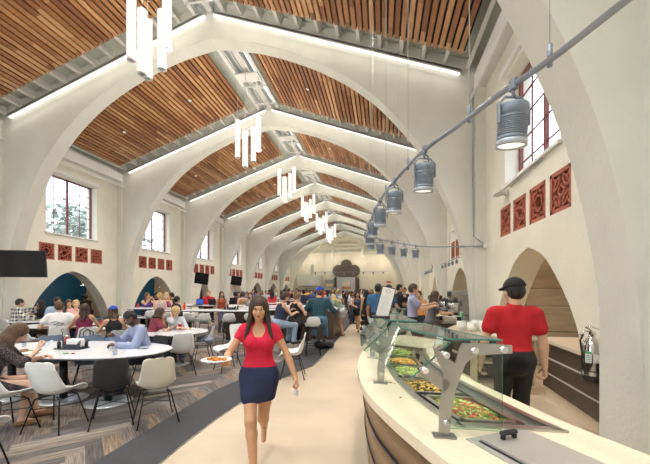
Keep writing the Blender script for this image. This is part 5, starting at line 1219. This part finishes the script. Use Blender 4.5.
# second niche group
for a in [(147, 12.6, 'woman with brown hair in a purple top eating by the second niche', 150, dict(skin='fair', hair=('long', 'brown'), top=((.12, .06, .30), 'tank', 0, -.1), hl=(-.06, .28, 1.36), hr=(.06, .28, 1.36))),
          (160, 11.8, 'blonde woman in a floral dress seen from behind at the second niche table', 5, dict(skin='light', hair=('bun', 'blonde'), top=('floral', 'tank', 0, -.1), bottom=('floral', 'dress', .7))),
          (166.5, 12.6, 'blonde woman facing the camera beside the floral dress', 190, dict(skin='light', hair=('long', 'blonde'), top=((.25, .05, .15), 'tank', 0, -.1))),
          (156.5, 13.3, 'dark haired man behind the floral dress woman', 170, dict(sex='m', skin='brown', hair=('short', 'black'), top=((.03, .03, .05), 'short'))),
          (172, 13.2, 'dark haired person in black at the right side of the second niche', -60, dict(sex='m', skin='fair', hair=('short', 'black'), top=((.015, .015, .02), 'long')))]:
    k = dict(height=1.68, pose='sit', seat=.72, bottom=((.04, .04, .06), 'trousers')); k.update(a[4]); pp(a[0], a[1], a[2], a[3], **k)
pp(176.5, 9.9, 'person in a black coat standing just behind the older blonde woman', 60, height=1.5, skin='fair', hair=('short', 'black'), top=((.015, .015, .03), 'long'), bottom=((.015, .015, .03), 'trousers'))
x, y = at(184, 11.2)
for i, (u, lab) in enumerate([(184.5, 'red ketchup bottle on the left of the nearest high table'), (138, 'red ketchup bottle by the wall pier at the second niche')]):
    z_ = 11.0 if i == 0 else 12.3; x, y = at(u, z_); new('red').lathe([(0, 0), (.035, 0), (.038, .15), (.018, .2), (.008, .24), (0, .24)], n=14).obj('ketchup_bottle', loc=(x, y, 1.05 if i == 0 else .98), label=lab, cat='bottle')
x, y = at(182.5, 11.0); new('food_yellow').lathe([(0, 0), (.03, 0), (.032, .12), (.008, .18), (0, .18)], n=12).obj('mustard_bottle', loc=(x, y, 1.05), label='yellow mustard bottle beside the ketchup on the nearest high table', cat='bottle')
x, y = at(231, 11.0); caddy(x, y, 1.05, 0, 'napkin caddy on the right half of the nearest high table', 1.5)
# laptop table
pp(208.5, 15.0, 'bald man in a red printed tee at the high table with laptops', 178, height=1.78, sex='m', skin='light', hair=('buzz', 'brown'), top=((.42, .015, .025), 'short', 1), bottom=((.05, .05, .07), 'trousers'), pose='sit', seat=.74)
pp(221.5, 13.6, 'woman with long dark hair in a rust strap top standing by the high table', 165, height=1.62, skin='fair', hair=('long', 'darkbrown'), top=((.45, .09, .05), 'tank', 0, -.1), bottom=((.1, .1, .15), 'trousers'))
def laptop(u, z_, deg, scr, label):
    x, y = at(u, z_); t = thing('laptop', label, 'laptop', (x, y, 1.05), heading(deg), 'laptops on the high table'); new('dark_metal').box((0, 0, .01), (.34, .24, .02), bev=.005).obj('base', t); M_ = Matrix.Translation((0, .12, .02)) @ Matrix.Rotation(-.25, 4, 'X'); ld_ = new('dark_metal').box((0, 0, .12), (.34, .012, .24), M=M_).obj('lid', t); new(scr).box((0, -.008, .12), (.31, .003, .20), M=M_).obj('screen', ld_)
laptop(198, 14.4, 0, 'blue_screen', 'open laptop with a blue screen on the table left of the red tee man'); laptop(214, 14.4, 180, 'screen', 'open laptop with its dark lid towards the camera right of the red tee man')
for a in [(235.5, 15.8, 'person in a black hood sitting behind the rust top woman', 0, dict(sex='m', hair=('curly', 'black'), top=((.012, .012, .015), 'long'))),
          (243, 15.2, 'person in a dark cap and tan vest seen from behind', 10, dict(sex='m', hair=('curly', 'darkbrown'), top=((.35, .20, .10), 'tank', 0, -.1), cap=((.02, .03, .08), 'front'))),
          (238.5, 17.0, 'person in light blue between the hooded and the capped ones', 170, dict(hair=('long', 'black'), top=((.15, .40, .55), 'short'))),
          (247, 18.0, 'person in a blue shirt right of the tan vest', 200, dict(sex='m', hair=('short', 'darkbrown'), top=((.08, .15, .38), 'short'))),
          (251, 13.6, 'brown haired person in grey by the end of the nearest high table', 200, dict(hair=('bob', 'brown'), top=((.25, .25, .28), 'short')))]:
    k = dict(height=1.70, pose='sit', seat=.72, skin='fair', bottom=((.04, .04, .08), 'trousers')); k.update(a[4]); pp(a[0], a[1], a[2], a[3], **k)
# two women with buns
pp(278, 8.7, 'woman with a dark bun in a navy tank top and pale jeans leaning right', 62, height=1.76, skin='fair', hair=('bun', 'darkbrown'), top=((.02, .03, .06), 'tank', 0, -.1), bottom=((.30, .40, .55), 'trousers'), pose='sit', seat=.74, lean=14, hl=(-.1, .42, 1.16), hr=(.12, .45, 1.10), fat=1.15)
pp(294, 9.1, 'woman with a light brown bun in a black halter top', 40, height=1.74, skin='light', hair=('bun', 'lightbrown'), top=((.012, .012, .015), 'tank', 0, -.1), bottom=((.03, .03, .04), 'trousers'), pose='sit', seat=.74, lean=10, hl=(-.1, .38, 1.12), hr=(.12, .36, 1.08))
# plaid man
pp(319, 9.3, 'man in a blue cap and teal plaid shirt seen from behind on a bar stool', 4, height=1.92, sex='m', skin='fair', hair=('short', 'brown'), top=('plaid_teal', 'long', 1, -.16), bottom=((.10, .20, .34), 'trousers'), pose='sit', seat=.76, lean=10, hl=(-.30, .34, 1.12), hr=(.32, .34, 1.12), cap=((.02, .06, .50), 'front'), head=(35, 5, 0), fat=1.25)
x, y = at(324, 9.9); t = thing('backpack', 'black backpack on the carpet under the bar stools by the island', 'bag', (x, y, 0), .3); F = Field((-.35, -.2, -.02), (.35, .2, .4), .018); F.ell((-.1, 0, .12), (.2, .14, .13), .04); F.ell((.15, 0, .10), (.15, .12, .11), .04); F.plane((0, 0, .005), (0, 0, -1)); v, q = F.net(); link('body', mesh_of('body', [(v, q, 'black_plastic')]), t); new('black_plastic').tube([(-.2, -.05, .2), (-.1, -.12, .3), (.05, -.05, .2)], .015, 6).obj('strap', t)
# aisle people
pp(343, 12.6, 'blonde woman in a sage green top and white shorts leaning on the island', -62, height=1.66, skin='fair', hair=('long', 'blonde'), top=((.18, .24, .17), 'short', 0, -.1), bottom=((.55, .60, .62), 'shorts'), lean=38, hl=(-.15, .55, 1.08), hr=(.15, .5, 1.08), shoes=(.3, .2, .12))
pp(357.5, 13.6, 'woman in a navy tank and dark shorts walking forward with a drink', 178, height=1.62, skin='tan', hair=('long', 'black'), top=((.06, .07, .14), 'tank', 0, -.1), bottom=((.01, .012, .02), 'shorts'), pose='walk', hl=(-.18, .26, .95), hr=(.10, .28, 1.05), shoes=(.1, .05, .03))
pp(366.5, 12.5, 'woman in a long black dress with dark hair in the aisle', -20, height=1.68, skin='tan', hair=('long', 'black'), top=((.012, .012, .014), 'tank', 0, -.1), bottom=((.012, .012, .014), 'skirt', 1.6))
pp(370.5, 14.0, 'woman with long light brown hair behind the black dress', 10, height=1.66, skin='light', hair=('long', 'lightbrown'), top=((.03, .03, .04), 'short', 0, -.1), bottom=((.03, .03, .04), 'trousers'))
pp(378, 9.0, 'man in a blue shirt seen from behind at the far end of the counter', 12, height=1.84, sex='m', skin='brown', hair=('short', 'black'), top=((.04, .12, .25), 'short', 1), bottom=((.02, .02, .03), 'trousers'), fat=1.1)
pp(388.5, 9.6, 'man in a denim blue shirt right of the slanted sign', 120, height=1.82, sex='m', skin='tan', hair=('short', 'black'), top=((.05, .12, .24), 'short', 1), bottom=((.02, .02, .03), 'trousers'), hl=(-.15, .38, .95), hr=(.15, .35, .95))
pp(399, 10.6, 'bearded man in a black tee with a pink hem and folded arms', 80, height=1.86, sex='m', skin='fair', hair=('buzz', 'black'), top=((.02, .022, .035), 'short', 1), bottom=((.015, .015, .02), 'trousers'), beard=True, hl=(.06, .26, 1.22), hr=(-.06, .30, 1.16))
pp(412.5, 7.8, 'man in a lavender shirt reaching to the right with a plate', 84, height=1.82, sex='m', skin='fair', hair=('short', 'darkbrown'), top=((.28, .30, .46), 'short', 1), bottom=((.02, .022, .03), 'trousers'), hl=(-.14, .44, 1.36), hr=(.14, .42, 1.32), fat=1.12, beard=False)
pp(418.5, 9.6, 'person in an orange top behind the lavender shirt man', 180, height=1.66, skin='fair', hair=('short', 'brown'), top=((.65, .30, .10), 'short', 0, -.1), bottom=((.03, .03, .04), 'trousers'))
pp(430.5, 8.3, 'woman with long dark hair in a grey dress taking salad from the back counter', 76, height=1.66, skin='fair', hair=('long', 'darkbrown'), top=((.10, .10, .13), 'short', 0, -.1), bottom=((.10, .10, .13), 'skirt', .7), hl=(-.14, .44, 1.12), hr=(.12, .42, 1.12), lean=8, shoes=(.1, .1, .1))
x, y = at(442.5, 8.9); new('food_lettuce').lathe([(0, -.02), (.16, 0), (.15, .05), (.08, .09), (0, .10)], n=14).use('black_plastic').lathe([(0, -.03), (.15, -.03), (.19, .02), (.17, .03)], n=18).obj('salad_bowl', loc=(x, y, .965), label='wide bowl of green salad in front of the woman in the grey dress', cat='bowl')
# far crowd
CR = [(306, 24, 'yellow tee', (.80, .50, .02), 'black', 'm'), (323.5, 26, 'bright red tee', (.65, .02, .02), 'black', 'm'), (301, 25, 'white tee', (.7, .7, .7), 'darkbrown', 'f'), (303.5, 17, 'navy top', (.03, .04, .10), 'black', 'f'), (289, 25, 'maroon top', (.25, .03, .05), 'darkbrown', 'f'), (292.5, 27, 'black top near the far left frames', (.02, .02, .02), 'black', 'm'),
      (328, 18, 'grey top behind the plaid man', (.4, .4, .42), 'black', 'f'), (333, 17, 'blue top by the island end', (.15, .30, .50), 'brown', 'f'), (331, 21, 'pink top', (.6, .3, .3), 'darkbrown', 'f'), (338, 19, 'white blouse', (.7, .7, .72), 'blonde', 'f'), (343, 24, 'black jacket below the clover portal', (.015, .015, .02), 'black', 'm'), (347, 23, 'black top below the clover portal', (.02, .02, .02), 'black', 'f'),
      (349.5, 20, 'rose top', (.6, .35, .38), 'brown', 'f'), (352, 17, 'white top left of the tank woman', (.75, .72, .7), 'black', 'f'), (361, 20, 'white top and ponytail', (.75, .75, .75), 'black', 'f'), (364, 24, 'lilac top', (.5, .4, .55), 'darkbrown', 'f'), (372, 21, 'pink and red top', (.6, .1, .15), 'darkbrown', 'f'), (382, 18, 'dark shirt behind the sign', (.03, .03, .05), 'black', 'm'),
      (393, 16, 'black cap and jacket', (.02, .02, .02), 'black', 'm'), (404.5, 15, 'black top by the right frames', (.02, .02, .03), 'black', 'f'), (297, 20, 'beige cardigan', (.4, .32, .25), 'darkbrown', 'f'), (311, 21, 'striped navy top', (.08, .08, .2), 'brown', 'm'), (316, 27, 'teal top', (.05, .3, .3), 'darkbrown', 'f'), (284, 20, 'red top', (.55, .04, .05), 'black', 'm'), (266, 21, 'light grey tee', (.45, .47, .5), 'black', 'm'),
      (272, 17, 'crimson top', (.55, .03, .05), 'black', 'f'), (262, 23, 'red and black top', (.4, .03, .04), 'darkbrown', 'f'), (257, 26, 'brown top', (.25, .12, .08), 'darkbrown', 'f'), (253, 21, 'blue sweater', (.08, .12, .3), 'brown', 'm'), (281, 31, 'dark green top', (.04, .12, .08), 'black', 'm'), (276, 27, 'cream top', (.6, .55, .45), 'blonde', 'f'), (269, 30, 'maroon cap', (.2, .03, .05), 'black', 'm'),
      (335, 29, 'black chef coat', (.02, .02, .02), 'black', 'm'), (355, 30, 'dark tee', (.05, .05, .06), 'black', 'm'), (327, 31, 'white chef coat', (.7, .7, .7), 'black', 'm'), (310, 33, 'blue cap and tee', (.05, .1, .35), 'black', 'm'), (376, 28, 'grey hoodie', (.3, .3, .32), 'darkbrown', 'm'), (399, 22, 'pale blue top by the right wall', (.4, .5, .6), 'darkbrown', 'f')]
for i, (u, z_, lab, c, hc, sx) in enumerate(CR):
    pp(u, z_, 'distant person in a %s standing far down the hall' % lab, random.choice([0, 170, 190, 90, -90, 150]), height=random.uniform(1.6, 1.78), sex=sx, skin=random.choice(['fair', 'tan', 'brown', 'light']), hair=('short' if sx == 'm' else random.choice(['long', 'bun', 'pony']), hc), top=(c, 'short'), bottom=((.03, .035, .06), 'trousers'), group='distant people at the end of the hall')
# ------------------------------------------------------------------ outdoors and light
w = bpy.data.worlds.new('sky'); scene.world = w; w.use_nodes = True; N = w.node_tree.nodes; L = w.node_tree.links
bg = N['Background']; bg.inputs[0].default_value = (.80, .90, 1.0, 1); bg.inputs[1].default_value = WORLD_S
mat('foliage', (.46, .49, .43), .8, var=.6, scale=1.5); mat('bark', (.16, .10, .06), .9)
for i, (x, y, h_) in enumerate([(-19, 11, 7), (-20, 15, 8), (-18.5, 19, 6.5), (-20, 24, 8), (-19, 30, 7), (-21, 20.5, 9)]):
    t = thing('tree', 'leafy tree outside the left windows, %s from the camera' % ['first', 'second', 'third', 'fifth', 'sixth', 'fourth'][i], 'tree', (x, y, -.2), 0, 'trees outside the left windows')
    m = new('foliage')
    for k in range(420):
        a_ = rng.uniform(0, 2*PI); b_ = rng.uniform(-.6, 1.3); r_ = rng.uniform(.6, 2.3); c_ = (r_*math.cos(a_)*math.cos(b_), r_*math.sin(a_)*math.cos(b_), h_*.68+r_*.9*math.sin(b_))
        m.box((0, 0, 0), (.30, .22, .03), M=Matrix.Translation(c_) @ Matrix.Rotation(rng.uniform(0, 6), 4, 'Z') @ Matrix.Rotation(rng.uniform(-1.4, 1.4), 4, 'X'))
    m.obj('crown', t); new('bark').tube([(0, 0, 0), (.1, 0, h_*.4), (0, .1, h_*.75)], [.18, .14, .06], 8).tube([(.08, 0, h_*.42), (.9, .3, h_*.75)], [.09, .03], 6).tube([(.05, 0, h_*.4), (-.9, -.3, h_*.72)], [.09, .03], 6).obj('trunk', t)
mat('lawn', (.20, .22, .12), .95, var=.3, scale=2); new('lawn').box((-24, 20, -.3), (22, 70, .1)).box((16, 20, -.3), (18, 70, .1)).obj('ground', kind='structure')
# daylight through every window (sampling portals) and the open gap left in the added rear wall
def area(name, loc, rot, sx, sy, e, col=(1, 1, 1), portal=False):
    ld = bpy.data.lights.new(name, 'AREA'); ld.shape = 'RECTANGLE'; ld.size = sx; ld.size_y = sy; ld.energy = e; ld.color = col
    if portal: ld.cycles.is_portal = True
    o = bpy.data.objects.new(name, ld); COL.objects.link(o); o.location = loc; o.rotation_euler = rot; return o
for bi, (y0, y1) in enumerate(bays):
    c = (y0+frame_depth(y0)+y1)/2
    if y0 < 1 or bi > 6: continue
    area('window_daylight', (XL-.32, c, 4.9), (0, -PI/2, 0), 2.2, 2.2, 1, portal=True)
    area('window_daylight', (XR+.32, c, 4.9), (0, PI/2, 0), 2.2, 2.2, 1, portal=True)
area('rear_gap_daylight', (XL+4.4, -6.25, 1.5), (PI/2, 0, 0), 4.6, 3, 1, portal=True)
# the tubes and strips shine: lamps set by the fittings carry their light
for k in range(-1, 6):
    Y = 1.13 if k < 0 else 6.46 if k == 0 else 6.69+5.08*k  # the first pair lights the unseen cluster added as front fill
    pass
    for dx in (-.6, .6):
        ld = bpy.data.lights.new('pendant_bulb', 'POINT'); ld.energy = PEND*(1 if k < 3 else .8); ld.color = (1, .91, .80); ld.shadow_soft_size = .35
        o = bpy.data.objects.new('pendant_bulb', ld); o.visible_glossy = False; COL.objects.link(o); o.location = (XC+dx, Y, 6.6)
nd = 0
for bi, (y0, y1) in enumerate(bays):
    if bi < 1 or bi > 7: continue
    for s in (-1, 1):
        for fy in (.52,):
            for dx in (2.2, 4.9):
                Y = y0+(y1-y0)*fy; x = XC+s*dx; z_ = RIDGE-SL*dx-.02
                if Y > 0:
                    t = new('white_trim').lathe([(0, .03), (.05, .03), (.065, 0), (.05, -.005), (.045, .01), (0, .01)], n=14).obj('recessed_downlight', loc=(x, Y, z_), rot=(0, s*math.atan(SL), 0), label='small round ceiling downlight, %s slope, %s row, %s slatted bay' % ('left' if s < 0 else 'right', 'upper' if dx < 3 else 'lower', ordb[bi-2]), cat='light', group='recessed downlights in the slatted ceiling')
                    new('pendant_glow').lathe([(0, .004), (.044, .004)], n=14).obj('lens', t)
                ld = bpy.data.lights.new('downlight_beam', 'SPOT'); ld.energy = DOWN; ld.spot_size = 1.7; ld.spot_blend = .8; ld.color = (1, .95, .87); ld.shadow_soft_size = .12
                o = bpy.data.objects.new('downlight_beam', ld); COL.objects.link(o); o.location = (x, Y, z_-.04)
for i, y in enumerate(RY):
    if y < 5: continue
    for s in (-1, 1):
        area('strip_glow', (XC+s*3.6, y-.16, RIDGE-.10-SL*3.6), (math.radians(-28), s*math.atan(SL), 0), 6.6, .05, STRIP, (1, .93, .82))
scene.cycles.use_denoising = True; scene.cycles.max_bounces = 7; scene.cycles.diffuse_bounces = 4; scene.cycles.glossy_bounces = 3; scene.cycles.transparent_max_bounces = 14
scene.cycles.sample_clamp_indirect = 6; scene.cycles.caustics_reflective = False; scene.cycles.caustics_refractive = False
vs = scene.view_settings; vs.view_transform = 'Standard'; vs.look = 'None'; vs.gamma = 1; vs.exposure = EXPO; vs.use_curve_mapping = False
